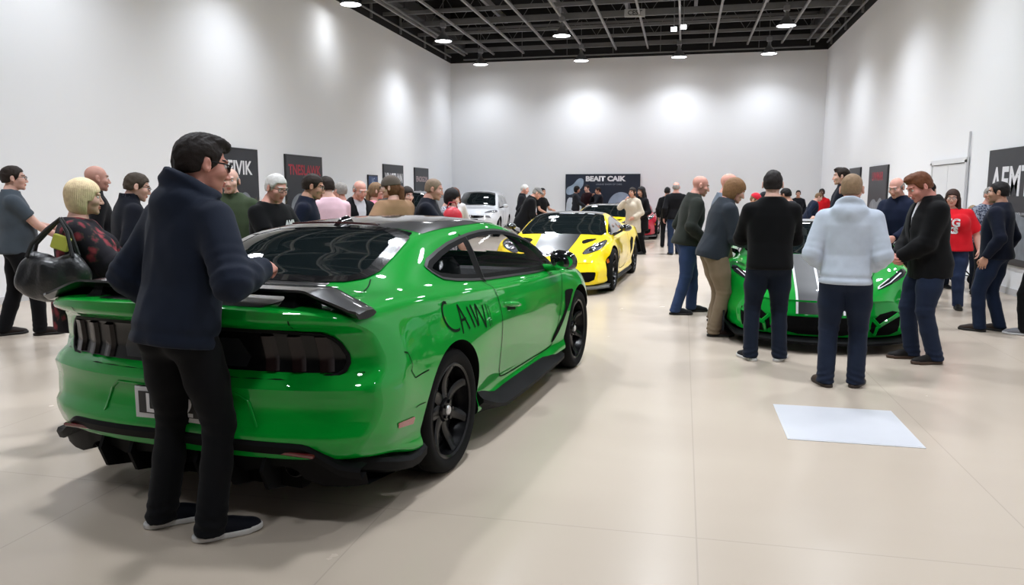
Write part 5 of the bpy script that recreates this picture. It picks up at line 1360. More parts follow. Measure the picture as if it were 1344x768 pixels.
# hung sign
r = empty('hanging_sign', (-1.60, 24.2, 6.92), R(8), 'small pale sign hung among the roof steelwork', 'sign')
b = MB(); b.box((0, 0, 0), (.62, .05, .24), bev=.01); b.build('sign_panel', mat('sign_grey', (.45, .45, .46), .5), r)
v, f = text_mesh('CEST', .19, 0, .004); mesh_obj('sign_lettering', np.stack([v[:, 0], np.full(len(v), -.028), v[:, 1]], 1), f, mat('sign_dark', (.03, .03, .03), .5), r)
b = MB(); b.tube([(-.2, 0, .1), (-.2, 0, .95)], .008, 6); b.build('hanger', STEEL, r); b = MB(); b.tube([(.2, 0, .1), (.2, 0, .95)], .008, 6); b.build('hanger', STEEL, r)

# ------------------------------------------------------------------ posters, banner, door
PFRAME = mat('poster_frame', (.015, .015, .017), .4)
PGREY = mat('poster_print_grey', (.028, .030, .036), .45, vary=(1.5, .35))
PALE = mat('poster_pale_shape', (.22, .24, .26), .5, vary=(6, .5)); RED = mat('poster_red_ink', (.42, .03, .05), .5); WHT = mat('poster_white_ink', (.78, .78, .80), .5)
TAN = mat('poster_tan_shape', (.26, .24, .19), .6, vary=(30, .6))
def poster(side, y0, y1, z0, z1, title, ink, lab, ts=.2, sub=False, tz=.80, base=None, name='poster', shapes=True, tx=0.):
    """hung flat on the left (+1) or right (-1) wall; y0..y1 along it"""
    w, h = abs(y1 - y0), z1 - z0; X = XL if side > 0 else XR
    r = empty(name, (X, (y0 + y1) / 2, (z0 + z1) / 2), R(90) if side > 0 else R(-90), lab, 'poster' if name == 'poster' else 'sign')
    b = MB(); b.box((0, -.02, 0), (w, .036, h), bev=.006); b.build('frame', PFRAME, r)
    b = MB(); b.box((0, -.040, 0), (w - .09, .006, h - .09)); b.build('print', base or PGREY, r)
    v, f = text_mesh(title, ts, 0, .024 * ts)
    k = min(1., (w - .25) / max(np.ptp(v[:, 0]), .01)); v[:, 0] *= k
    mesh_obj('title_lettering', np.stack([v[:, 0] + tx, np.full(len(v), -.046), v[:, 1] + (tz - .5) * h], 1), f, ink, r)
    if sub:
        v, f = text_mesh('RENTAL EVENTS AND MORE', .05); v[:, 0] *= min(1, (w - .3) / max(np.ptp(v[:, 0]), .01)); mesh_obj('subtitle_lettering', np.stack([v[:, 0] + tx, np.full(len(v), -.046), v[:, 1] + (tz - .5) * h - ts * .75], 1), f, ink, r)
    if shapes:
        b = MB(); P = chaikin([(-w * .38, -h * .44), (-w * .40, -h * .15), (-w * .15, -h * .02), (w * .05, -h * .12), (w * .22, .02 * h), (w * .40, -h * .2), (w * .38, -h * .44)], 2)
        b.prism(P, -.047, -.043, 'y'); b.build('printed_shape', PALE, r)
    return r
poster(1, 13.45, 15.37, .70, 2.47, 'ZLEIVIK', WHT, 'tall dark poster with white lettering on the left wall, behind the navy-jacket man', .40, tz=.76)
poster(1, 16.55, 18.45, .75, 2.44, 'TNESLAWK', RED, 'tall dark poster with red lettering on the left wall', .34, tz=.78)
poster(1, 22.60, 24.36, .95, 2.42, 'VINGTUAN', WHT, 'dark poster with white lettering on the left wall, above the tan-jacket woman', .42, tz=.70)
poster(1, 25.45, 26.95, .95, 2.40, 'ENOIGON', mat('poster_rose_ink', (.5, .38, .38), .5), 'small dark poster nearest the back corner on the left wall', .26, tz=.72)
poster(1, 21.40, 22.15, 1.2, 2.06, 'LC', mat('ink_pale_blue', (.35, .45, .6), .5), 'small blue sign on the left wall beside the suited man', .2, base=mat('sign_blue', (.03, .06, .16), .4), name='wall_sign', shapes=False)
poster(-1, 20.44, 22.40, .65, 2.22, 'UWMAR', RED, 'tall dark poster with red lettering on the right wall', .30, tz=.82)
poster(-1, 23.45, 24.95, .75, 2.25, 'LOTIVE', WHT, 'dark poster on the right wall, farthest towards the back', .2, tz=.82)
poster(-1, 11.05, 14.05, .45, 2.22, 'AEMTINAL', WHT, 'large dark poster with white lettering on the right wall at the edge of the photo', .62, sub=True, tz=.70, tx=.05)
r = empty('banner', (-3.09, YB - .03, 1.12), 0, 'wide dark banner with white title and pale blue shapes on the back wall', 'banner')
b = MB(); b.box((0, -.02, 0), (2.9, .04, 2.24), bev=.006); b.build('backing', PFRAME, r)
b = MB(); b.box((0, -.043, 0), (2.86, .006, 2.2)); b.build('print', mat('banner_navy', (.018, .026, .045), .4, vary=(1.2, .4)), r)
v, f = text_mesh('BEAIT CAIK', .26, 0, .014); v[:, 0] *= 1.55 / np.ptp(v[:, 0]); mesh_obj('title_lettering', np.stack([v[:, 0] + .10, np.full(len(v), -.049), v[:, 1] + .93], 1), f, WHT, r)
v, f = text_mesh('GRAND SHOW OF CARS', .09); mesh_obj('subtitle_lettering', np.stack([v[:, 0] + .25, np.full(len(v), -.049), v[:, 1] + .72], 1), f, mat('ink_grey', (.3, .33, .38), .5), r)
blu = mat('banner_pale_blue', (.30, .38, .48), .45, vary=(2.2, .5)); blu2 = mat('banner_ice', (.55, .60, .66), .45, vary=(2.5, .3))
for nm, P, m in (('printed_wheel_arch', [(-1.42, .30), (-1.1, .35), (-.75, .62), (-.72, .95), (-.95, .97), (-1.15, .70), (-1.42, .60)], blu), ('printed_bodywork', [(-1.42, -.98), (-1.42, .22), (-1.1, .20), (-.8, .1), (-.78, -.98)], blu2), ('printed_car', [(.10, -.7), (.22, .05), (.42, .34), (.72, .45), (1.05, .34), (1.12, -.1), (1.0, -.7)], blu)):
    b = MB(); b.prism(chaikin(P, 2), -.0485, -.0455, 'y'); b.build(nm, m, r)
# double door
r = empty('door_1', (XR, 16.06, 0)); r['kind'] = 'structure'; r.rotation_euler = (0, 0, R(-90))
DW = mat('door_white', (.72, .73, .75), .5); GAP = mat('door_shadow_gap', (.10, .10, .11), .8)
b = MB(); 
for x in (-.97, .97): b.box((x, -.02, 1.05), (.09, .06, 2.14))
b.box((0, -.02, 2.12), (2.03, .06, .09)); b.build('door_frame', DW, r)
for x in (-.462, .462):
    b = MB(); b.box((x, -.012, 1.035), (.908, .035, 2.05)); d = b.build('door_leaf', DW, r)
    h = MB(); h.box((x * .28, -.05, 1.0), (.03, .04, .22), bev=.01); h.build('door_handle', mat('handle_steel', (.3, .3, .3), .3, metal=.8), d)
b = MB(); b.box((0, -.004, 1.04), (1.90, .012, 2.08)); b.build('door_recess', GAP, r)
b = MB(); b.tube([(XR - .03, 15.02, .0), (XR - .03, 15.02, 2.6)], .018, 8); tag(b.build('cable_conduit', mat('conduit_white', (.6, .6, .62), .5)), 'thin white conduit running up the right wall beside the double door', 'conduit')
# baseboards
bb = mat('baseboard_grey', (.55, .55, .56), .6)
struct('baseboard_left', (XL + .008, (YB + YF) / 2, .05), (.016, YB - YF, .10), bb)
struct('baseboard_back', ((XL + XR) / 2, YB - .008, .05), (XR - XL, .016, .10), bb)
struct('baseboard_right', (XR - .008, (YF + 15.0) / 2, .05), (.016, 15.0 - YF, .10), bb)
# sheet on the floor
r = empty('floor_sheet', (1.085, 5.325, 0), 0, 'white square vinyl sheet stuck to the floor in front of the hooded man', 'floor sheet')
b = MB(); b.box((0, 0, .002), (.80, .82, .004)); b.build('backing', mat('sheet_edge', (.60, .60, .62), .4), r)
b = MB(); b.box((0, 0, .0042), (.765, .785, .002)); b.build('printed_face', mat('sheet_white', (.58, .585, .62), .35, vary=(5, .05)), r)

# ------------------------------------------------------------------ camera, world, view
cd = bpy.data.cameras.new('camera'); cam = bpy.data.objects.new('camera', cd); COL.objects.link(cam)
cam.location = (0, 0, 1.55); cam.rotation_euler = (R(90) - math.atan(.132), 0, R(12.6)); cd.sensor_width = 36.; cd.lens = 36. * 1000 / 1344; cd.clip_end = 200
SC.camera = cam
w = bpy.data.worlds.new('world'); SC.world = w; w.use_nodes = True
w.node_tree.nodes['Background'].inputs[0].default_value = (.6, .65, .7, 1); w.node_tree.nodes['Background'].inputs[1].default_value = .05
SC.view_settings.view_transform = 'Standard'; SC.view_settings.look = 'None'; SC.view_settings.exposure = EXPOSURE; SC.view_settings.gamma = 1; SC.view_settings.use_curve_mapping = False
SC.cycles.use_denoising = True; SC.cycles.max_bounces = 8; SC.cycles.diffuse_bounces = 5; SC.cycles.glossy_bounces = 4; SC.cycles.transparent_max_bounces = 12
SC.cycles.sample_clamp_indirect = 3.; SC.cycles.caustics_reflective = False; SC.cycles.caustics_refractive = False

# ------------------------------------------------------------------ cars in place
coupe((-2.173, 4.051), 83.15)
sport((-1.83, 14.88), -93.1, 'yellow mid-engined sports car with a black bonnet stripe, facing us', YELLOW, CARBON, 'yellow')
sport((-2.12, 24.0), -93, 'yellow sports car with pale roof, behind the black-striped yellow one', YELLOW, mat('roof_cream', (.62, .58, .48), .3, coat=1), 'yellow2')
sport((1.60, 11.45), -94.2, 'low green sports car with grey bonnet stripes, ringed by onlookers', GREEN, mat('roof_silver', (.42, .43, .44), .35, metal=.5, coat=.5), 'super')
hatch((-7.42, 28.6), -84, 'white five-door hatchback parked near the back wall', paint('white_paint', (.74, .75, .77), 0.))
hatch((-6.75, 19.4), -91, 'black hatchback half hidden behind the crowd on the left', paint('black_paint', (.008, .008, .010), 0.), 0.02)
RP = paint('red_paint', srgb(178, 16, 44), .05)
sport((-1.78, 28.75), -90, 'low red car parked behind the second yellow car', RP, RP, 'plain')

# ------------------------------------------------------------------ people in place
_fc = {}
def cloth(rgb, rough=.85, sheen=.15):
    k = 'cloth_%d_%d_%d' % rgb
    c = srgb(*rgb); l = max(c); f = .55 + .45 * min(1, l / .12)      # dark dyed cloth
    return fabric(k, tuple(v * f for v in c), rough, .05)
def top_(rgb, name='jacket', **k): return dict(mat=cloth(rgb), name=name, **k)
def tee(rgb, sleeve='short', name='shirt', **k): 
    k.setdefault('off', .008); k.setdefault('hem', .88); k.setdefault('fold', .005); return dict(mat=cloth(rgb), name=name, sleeve=sleeve, **k)
def trs(rgb, w=1.): return dict(mat=cloth(rgb), w=w)
def shoes_(a, b=(30, 28, 27)): return (cloth(a, .6), mat('sole_%d_%d_%d' % b, srgb(*b), .6))
BLACKP, JEANS, DJEANS, KHAKI = (20, 20, 23), (40, 54, 80), (28, 36, 52), (118, 103, 84)
BLKSH, BRNSH = shoes_((22, 21, 22)), shoes_((58, 44, 36))
DKBR, BLKH, GREYH, WHITEH, BLOND, RED_H, AUB, LBR = (.022, .014, .010), (.010, .008, .008), (.28, .26, .24), (.62, .60, .57), (.70, .55, .33), (.13, .045, .018), (.075, .028, .016), (.20, .12, .065)
FAIR, PINKISH, TANNED, DARKSK = (222, 168, 146), (214, 150, 130), (196, 140, 112), (110, 74, 56)
W3 = ((.10, .13, 6), (-.10, -.12, 10))       # a short stride, right foot ahead
W4 = ((.10, -.12, 10), (-.10, .13, 6))

# floral cloth
def floral():
    m = mat('floral_print', (.012, .010, .012), .8, spec=.2); nt, b = nodes(m); N = nt.nodes.new; Lk = nt.links.new
    tc = N('ShaderNodeTexCoord'); nz = N('ShaderNodeTexNoise'); nz.inputs['Scale'].default_value = 16; nz.inputs['Detail'].default_value = 3; Lk(tc.outputs['Object'], nz.inputs['Vector'])
    ad = N('ShaderNodeMix'); ad.data_type = 'RGBA'; ad.blend_type = 'LINEAR_LIGHT'; ad.inputs['Factor'].default_value = .045; Lk(tc.outputs['Object'], ad.inputs['A']); Lk(nz.outputs['Color'], ad.inputs['B'])
    v = N('ShaderNodeTexVoronoi'); v.inputs['Scale'].default_value = 11.5; Lk(ad.outputs['Result'], v.inputs['Vector'])
    r = N('ShaderNodeValToRGB'); e = r.color_ramp.elements; e[0].position = .17; e[0].color = (.26, .045, .05, 1); e[1].position = .47; e[1].color = (.012, .010, .014, 1)
    x = e.new(.27); x.color = (.20, .03, .045, 1); x = e.new(.36); x.color = (.10, .022, .028, 1); x = e.new(.41); x.color = (.035, .03, .022, 1)
    Lk(v.outputs['Distance'], r.inputs[0]); Lk(r.outputs[0], b.inputs['Base Color']); return m
def speckle(name, c0, c1, sc):
    m = mat(name, c0, .8, spec=.2); nt, b = nodes(m); N = nt.nodes.new; Lk = nt.links.new
    tc = N('ShaderNodeTexCoord'); nz = N('ShaderNodeTexNoise'); nz.inputs['Scale'].default_value = sc; nz.inputs['Detail'].default_value = 2; Lk(tc.outputs['Object'], nz.inputs['Vector'])
    r = N('ShaderNodeValToRGB'); e = r.color_ramp.elements; e[0].position = .46; e[0].color = c0 + (1,); e[1].position = .54; e[1].color = c1 + (1,); Lk(nz.outputs['Fac'], r.inputs[0]); Lk(r.outputs[0], b.inputs['Base Color']); return m
WHITE_INK = mat('print_white', (.75, .75, .76), .6)

# -- left group
person('man in a slate grey tee shirt and black trousers, leftmost in the photo', -6.98, 6.83, 48, h=1.82, g=1.16, belly=.05, q=1, head=(-6, 2), top=tee((74, 82, 90), hem=.86, collar='polo'), pants=trs(BLACKP, 1.05), shoes=shoes_((48, 38, 34)), arms=('bentlow', 'bent'), hair=('short', DKBR), glasses='thin', skin_rgb=FAIR, legs=((.10, .16, 6), (-.10, -.16, 10)))
person('blonde woman in a black blouse with red flowers, handbag on her arm', -3.80, 4.22, 35, h=1.63, sex='f', g=1.34, belly=.03, q=0, head=(4, 6), top=dict(mat=floral(), name='blouse', hem=.72, off=.022, loose=1.2, fold=.007), pants=trs(BLACKP, 1.05), shoes=BLKSH, arms=('claspup', 'claspup'), hair=('bob', (.90, .62, .38)), skin_rgb=FAIR)
person('bald man in a black jacket behind the blonde woman', -5.76, 6.60, 53, h=1.81, q=1, head=(0, 5), top=top_((20, 20, 24), collar='collar'), pants=trs(BLACKP), shoes=BLKSH, arms=('jacketpocket', 'jacketpocket'), hair=None, skin_rgb=(200, 142, 122), g=1.05)
person('brown-haired man with glasses in a dark navy jacket, between blonde woman and nearest man', -4.90, 5.98, 53, h=1.73, q=1, lean=6, head=(-14, 12), top=top_((24, 27, 38), collar='high'), pants=trs(BLACKP), shoes=BLKSH, arms=('jacketpocket', 'bentlow'), hair=('short', (.055, .04, .028)), glasses='thin', skin_rgb=FAIR, g=1.08)
fg = person('dark-haired man in a navy hooded jacket and black glasses, nearest the camera', -2.15, 2.92, 80, h=1.81, q=0, lean=11, twist=-10, head=(-18, 2),
    top=dict(mat=cloth((33, 41, 58), .8), name='jacket', hood='big', cuff=1, band=1, hem=.85, off=.018, fold=.0105, loose=1.15), pants=trs((20, 21, 25), 1.0), shoes=shoes_((17, 20, 32), (205, 203, 200)),
    arms=(((.245, .20, 1.215), (.75, -.9, -.75), (-.5, -.2, -1), 'hand_grip', None), ((.19, .15, 1.02), (.75, -1, .0), (-1, -.4, 0), 'hand_flat', (-.7, .5, -.5))), glasses='thick', hair=('spiky', (.014, .009, .007)), skin_rgb=(208, 138, 118), legs=((.12, .0, 38), (-.185, .02, -34)))
person('grey-haired man in an olive green jacket, beside the nearest man', -4.37, 6.81, 283, h=1.78, q=1, head=(10, 4), top=top_((66, 78, 56), collar='collar', off=.018), pants=trs(BLACKP), shoes=BLKSH, arms=('down', 'jacketpocket'), hair=('balding', GREYH), skin_rgb=FAIR, g=1.1)
i = person('white-haired man in a black tee shirt beside the green coupe', -3.69, 6.35, 348, h=1.72, q=1, g=1.2, belly=.05, lean=5, head=(-8, 14), top=tee((14, 14, 17)), pants=trs(DJEANS), shoes=BLKSH, arms=('bent', 'bent'), hair=('short', WHITEH), glasses='thin', skin_rgb=PINKISH)
chest_print(i, text_mesh('AMJL', .075, 0, .004), -.09, 1.30, WHITE_INK, 'shirt_print')
person('dark-haired man with glasses in a navy tee shirt, facing the suited man', -3.83, 7.24, 20, h=1.74, q=1, g=1.08, lean=8, head=(0, 8), top=tee((28, 34, 54), collar='polo'), pants=trs(DJEANS), shoes=BLKSH, arms=('down', 'bent'), hair=('short', DKBR), glasses='thin', skin_rgb=TANNED)
person('person with black hair and a yellow jacket, behind the navy tee shirt man', -4.46, 8.84, 317, h=1.66, sex='f', q=2, head=(0, 10), top=top_((226, 190, 30), open=.08, inner=cloth((20, 20, 22))), pants=trs(BLACKP), shoes=BLKSH, arms=('down', 'down'), hair=('shoulder', BLKH), skin_rgb=TANNED)
person('brown-haired man in a pale pink shirt bending over, seen from behind', -4.04, 8.32, 134, h=1.74, q=1, g=1.08, lean=9, head=(28, 6), top=tee((226, 190, 200), 'long', off=.010), pants=trs(DJEANS), shoes=BLKSH, arms=('bentlow', 'bentlow'), hair=('short', DKBR), skin_rgb=FAIR)
person('grey-haired person in a white shirt behind the pink shirt man', -4.75, 10.11, 157, h=1.68, q=2, top=tee((220, 214, 216), 'long'), pants=trs(DJEANS), shoes=BLKSH, arms=('down', 'down'), hair=('short', GREYH), skin_rgb=PINKISH)
i = person('grey bald man in a black blazer over a white shirt with a lanyard', -4.16, 9.32, 322, h=1.71, q=1, g=1.1, lean=4, head=(0, 20), top=dict(mat=cloth((16, 17, 22)), name='blazer', open=.075, openlow=1.0, inner=cloth((205, 205, 210)), collar='collar', off=.018), pants=trs(BLACKP), shoes=BLKSH, arms=('bentlow', 'bentlow'), hair=('balding', GREYH), skin_rgb=PINKISH)
person('blonde woman in a pink top, facing the woman in the tan jacket', -4.20, 10.03, 33, h=1.68, sex='f', q=2, head=(-8, 4), top=tee((232, 130, 150), 'long'), pants=trs(DJEANS), shoes=BLKSH, arms=('claspup', 'down'), hair=('tied', LBR), skin_rgb=FAIR)
person('woman in a tan jacket with long auburn hair under a grey cap, seen from behind', -3.14, 8.01, 153, h=1.72, sex='f', q=1, g=1.28, head=(38, 6), top=top_((146, 114, 86), hem=.78, off=.03, loose=1.25, fold=.009), pants=trs(DJEANS), shoes=BLKSH, arms=('bentlow', 'hip'), hair=('tied', (.13, .055, .025)), hat=('beanie', srgb(92, 82, 74)), glasses='thin', skin_rgb=FAIR)
person('long-haired woman in black behind the tan jacket woman', -3.74, 10.03, 320, h=1.62, sex='f', q=2, head=(0, 10), top=top_((20, 20, 24)), pants=trs(BLACKP), shoes=BLKSH, arms=('bentlow', 'down'), hair=('long', (.02, .012, .010)), skin_rgb=FAIR)
i = person('balding man in a navy polo shirt with a wristwatch', -2.91, 8.47, 11, h=1.71, q=1, g=1.26, belly=.05, lean=5, head=(0, 10), top=tee((22, 26, 40), 'short', collar='polo', name='polo_shirt'), pants=trs(BLACKP), shoes=BLKSH, arms=('bentlow', 'bentlow'), hair=('buzz', (.24, .17, .12)), skin_rgb=(206, 144, 124))
Wp, fd_, pn_, _ = i['hands'][0]; b = MB(); c_ = np.array((Wp - fd_ * .035)[:]); ux = pn_.normalized(); uy = fd_.cross(ux)
b.tube([tuple((c_ + .035 * (math.cos(a) * np.array(ux[:]) + math.sin(a) * np.array(uy[:]))) * i['s']) for a in np.linspace(0, 2 * math.pi, 17)[:-1]], .009, 6, closed=True); b.build('wristwatch', mat('watch_steel', (.5, .48, .42), .3, metal=.8), i['root'], True)
person('black-haired woman in a grey patterned blouse holding a red bag', -3.05, 9.77, 15, h=1.60, sex='f', q=1, head=(0, 18), top=dict(mat=speckle('patterned_blouse', (.10, .10, .12), (.48, .48, .52), 60), name='blouse', hem=.84, off=.016), pants=trs(BLACKP), shoes=BLKSH, arms=('bent', 'bent'), hair=('bob', BLKH), skin_rgb=FAIR)
person('woman with long auburn hair in a pale top, left of the white hatchback', -4.07, 13.44, 271, h=1.62, sex='f', q=2, head=(14, 10), top=top_((200, 196, 196), hem=.84), pants=trs(DJEANS), shoes=BLKSH, arms=('face', 'down'), hair=('long', (.10, .035, .02)), skin_rgb=FAIR)
person('dark-haired man in a white shirt and dark tie beside the white hatchback', -8.49, 27.72, 307, h=1.72, q=2, top=dict(mat=cloth((210, 212, 216)), name='shirt', open=.03, inner=cloth((40, 42, 50)), off=.012), pants=trs(BLACKP), shoes=BLKSH, arms=('bentlow', 'down'), hair=('short', DKBR), skin_rgb=TANNED)
# -- around the yellow car
person('grey-haired man in a dark jacket, rear of the two men by the white hatchback', -4.23, 20.06, 7, h=1.75, q=2, lean=6, head=(-14, 10), top=top_((26, 28, 34), collar='collar'), pants=trs(BLACKP), shoes=BLKSH, arms=('jacketpocket', 'bentlow'), hair=('short', WHITEH), skin_rgb=PINKISH)
person('stooping man in a grey flat cap and black coat beside the yellow car', -3.47, 16.85, 18, h=1.72, q=1, g=1.15, lean=24, head=(-8, 12), top=top_((18, 19, 23), hem=.74, off=.022, collar='collar'), pants=trs(BLACKP), shoes=BLKSH, arms=('bentlow', 'down'), hair=('balding', GREYH), hat=('flatcap', srgb(120, 118, 116)), skin_rgb=PINKISH)
person('dark-haired man in a black tee shirt and jeans, right of the grey cap man', -3.93, 21.46, 330, h=1.66, q=2, head=(-6, 6), top=tee((18, 18, 20)), pants=trs(JEANS), shoes=BLKSH, arms=('bentlow', 'bent'), hair=('short', BLKH), skin_rgb=TANNED)
person('person in a dark grey coat before the banner, leftmost of three', -3.91, 28.43, 6, h=1.77, q=2, g=1.15, head=(0, 8), top=top_((42, 44, 50)), pants=trs(BLACKP), shoes=BLKSH, arms=('bentlow', 'down'), hair=('shoulder', BLKH), skin_rgb=TANNED, sex='f')
person('person in a maroon top before the banner, middle of three', -3.55, 28.92, 237, h=1.81, q=2, head=(0, 8), top=top_((48, 22, 28)), pants=trs(BLACKP), shoes=BLKSH, arms=('bent', 'down'), hair=('short', DKBR), skin_rgb=FAIR)
person('person in a black coat before the banner, rightmost of three', -3.08, 28.62, 194, h=1.72, q=2, g=1.2, head=(0, 10), top=top_((22, 25, 34)), pants=trs(BLACKP), shoes=BLKSH, arms=('face', 'bent'), hair=('short', DKBR), skin_rgb=TANNED)
person('person in a long cream coat behind the yellow cars', -1.20, 18.79, 232, h=1.66, sex='f', q=2, g=1.1, head=(10, 8), top=top_((190, 178, 160), hem=.60, off=.022, name='coat'), pants=trs(BLACKP), shoes=BLKSH, arms=('face', 'jacketpocket'), hair=('tied', DKBR), skin_rgb=TANNED)
person('long-haired person in a black coat beside the cream coat', -1.01, 19.35, 218, h=1.68, sex='f', q=2, head=(10, 8), top=top_((24, 22, 26), hem=.62, off=.02, name='coat'), pants=trs(BLACKP), shoes=BLKSH, arms=('bentlow', 'jacketpocket'), hair=('long', BLKH), skin_rgb=TANNED)
# -- the aisle
person('grey-haired man in a black jumper and jeans walking away down the aisle', -0.19, 19.45, 99, h=1.79, q=1, g=1.12, head=(-20, 0), top=top_((20, 20, 24), hem=.86), pants=trs(JEANS), shoes=BLKSH, arms=('jacketpocket', 'down'), hair=('balding', GREYH), skin_rgb=PINKISH, legs=W3)
person('dark-haired person in black, half hidden behind the man walking away', -0.45, 21.93, 86, h=1.68, q=2, top=top_((20, 20, 23)), pants=trs(BLACKP), shoes=BLKSH, arms=('down', 'down'), hair=('short', BLKH), skin_rgb=TANNED)
# -- around the green sports car
person('bald man in a dark olive jacket and jeans, leftmost at the green sports car', 0.07, 9.97, 18, h=1.77, q=1, g=1.05, lean=10, head=(-10, 8), top=top_((46, 50, 44), collar='collar', hem=.86, off=.018), pants=trs((44, 60, 92), 1.1), shoes=shoes_((30, 32, 36)), arms=('jacketpocket', 'jacketpocket'), hair=None, skin_rgb=(206, 142, 122), legs=((.11, -.16, 12), (-.10, .12, 4)))
person('bald man with glasses in a grey-blue shirt, behind the khaki trousers man', 0.43, 9.32, 17, h=1.77, q=1, lean=6, head=(-8, 6), top=tee((104, 112, 124), 'long', off=.012, collar='collar'), pants=trs((104, 90, 72), 1.15), shoes=BRNSH, arms=('bent', 'bentlow'), hair=None, glasses='thin', skin_rgb=(216, 148, 126))
person('man with collar-length brown hair, dark grey jacket and khaki trousers', 0.36, 8.51, 18, h=1.72, q=0, g=1.1, lean=14, head=(-8, 12), top=top_((50, 56, 64), collar='collar', hem=.84, off=.018), pants=trs(KHAKI, 1.16), shoes=shoes_((52, 36, 32)), arms=('bent', 'bent'), hair=('shoulder', (.22, .115, .052)), skin_rgb=PINKISH, legs=((.11, -.02, 8), (-.10, .05, 8)))
person('man in a black jumper and dark jeans, seen from behind before the sports car', 0.78, 7.28, 92, h=1.74, q=0, g=1.10, head=(-8, 4), top=top_((13, 13, 15), collar='polo', hem=.86, off=.016), pants=trs(DJEANS, 1.06), shoes=shoes_((22, 22, 26), (190, 188, 186)), arms=('claspup', 'claspup'), hair=('crop', (.014, .010, .009)), skin_rgb=FAIR, legs=((.125, .02, 24), (-.135, .0, 26)))
person('person in a pink top and red and white cap, behind the green sports car', 1.16, 13.78, 325, h=1.54, q=1, head=(0, 24), top=tee((236, 150, 168), 'long'), pants=trs(DJEANS), shoes=BLKSH, arms=('bentlow', 'bentlow'), hair=('short', LBR), hat=('cap', srgb(206, 40, 56)), skin_rgb=FAIR)
person('person in a black cap and dark coat behind the pink top', 1.53, 15.30, 182, h=1.55, q=2, head=(0, 12), top=top_((34, 36, 42)), pants=trs(BLACKP), shoes=BLKSH, arms=('bent', 'bent'), hair=('short', BLKH), hat=('cap', srgb(32, 34, 40)), skin_rgb=FAIR)
person('man in a charcoal coat leaning behind the black jumper man', 1.85, 14.14, 143, h=1.63, q=2, g=1.15, lean=10, head=(0, 10), top=top_((52, 54, 62)), pants=trs(BLACKP), shoes=BLKSH, arms=('bentlow', 'bentlow'), hair=('short', BLKH), skin_rgb=TANNED)
person('person in a dark coat far back by the right wall, left of the blue jacket', 3.71, 26.96, 264, h=1.60, q=2, top=top_((30, 32, 38)), pants=trs(BLACKP), shoes=BLKSH, arms=('down', 'down'), hair=('short', BLKH), skin_rgb=TANNED)
person('stooping person in a dark blue jacket far back by the right wall', 3.32, 21.85, 1, h=1.57, q=2, g=1.2, lean=20, head=(0, 6), top=top_((34, 44, 66)), pants=trs(DJEANS), shoes=BLKSH, arms=('down', 'bentlow'), hair=('buzz', LBR), skin_rgb=FAIR)
person('person in a red shirt far back by the right wall', 3.93, 23.83, 251, h=1.64, q=2, top=tee((206, 28, 36), 'long'), pants=trs(BLACKP), shoes=BLKSH, arms=('bentlow', 'down'), hair=('short', BLKH), skin_rgb=DARKSK)
person('tall brown-haired man in a navy jacket behind the hooded man', 2.54, 13.48, 167, h=1.94, q=1, g=1.1, head=(6, 6), top=top_((24, 28, 42), collar='collar', off=.018), pants=trs(BLACKP), shoes=BLKSH, arms=('down', 'bentlow'), hair=('sideswept', DKBR), skin_rgb=FAIR)
person('man in a pale grey hooded sweatshirt and jeans seen from behind', 1.27, 6.41, 77, h=1.69, q=0, g=1.07, head=(-6, 6), top=dict(mat=cloth((186, 194, 206)), name='hooded_sweatshirt', hood=1, hem=.865, off=.018, fold=.007, band=1), pants=trs((33, 42, 62), 1.12), shoes=shoes_((76, 62, 52), (48, 38, 32)), arms=('jacketpocket', 'jacketpocket'), hair=('buzz', (.26, .17, .10)), skin_rgb=(210, 150, 126), legs=((.115, .05, 14), (-.115, -.03, 30)))
ph = person('grey-haired man in a navy zip jacket looking down at a phone', 2.66, 10.53, 228, h=1.74, q=1, g=1.08, lean=3, head=(0, 18), top=top_((26, 34, 58), collar='collar', hem=.90), pants=trs(BLACKP), shoes=BLKSH, arms=('phone', 'bentlow'), hair=('balding', GREYH), skin_rgb=PINKISH)
person('auburn-haired man in a black jacket with a white collar, hands clasped', 2.18, 7.56, 188, h=1.75, q=0, g=1.10, lean=5, head=(6, 26), top=dict(mat=cloth((16, 16, 18)), name='jacket', open=.05, openlow=1.15, inner=cloth((205, 205, 208)), collar='collar', hem=.78, off=.022), pants=trs((34, 44, 66), 1.12), shoes=shoes_((30, 27, 26), (70, 52, 40)), arms=('clasp', 'clasp'), hair=('sideswept', RED_H), skin_rgb=(214, 136, 118), legs=((.11, .05, 6), (-.11, -.06, 10)))
person('dark-haired man in a dark jacket, behind the auburn-haired man', 3.62, 12.70, 32, h=1.69, q=2, head=(20, 0), top=top_((24, 24, 28)), pants=trs(BLACKP), shoes=BLKSH, arms=('down', 'down'), hair=('short', BLKH), skin_rgb=FAIR)
i = person('long-haired woman in a red tee shirt with a white print', 3.48, 11.20, 247, h=1.58, sex='f', q=1, g=1.68, belly=.06, head=(0, 6), top=tee((214, 30, 42), 'elbow', hem=.86, off=.014), pants=trs((40, 52, 80), 1.1), shoes=BLKSH, arms=('down', 'down'), hair=('long', (.045, .022, .016)), glasses='thin', skin_rgb=FAIR, legs=((.17, .02, 16), (-.17, .06, 16)))
chest_print(i, text_mesh('BTG', .155, 0, .006), 0, 1.27, WHITE_INK, 'shirt_print'); chest_print(i, text_mesh('OKS', .12, 0, .008), .0, 1.16, WHITE_INK, 'shirt_print')
person('child with brown hair behind the red tee shirt woman, on her left in the photo', 4.11, 13.52, 283, h=1.40, q=2, top=tee((70, 60, 66), 'long'), pants=trs(DJEANS), shoes=BLKSH, arms=('down', 'down'), hair=('shoulder', (.10, .045, .03)), skin_rgb=FAIR, sex='f')
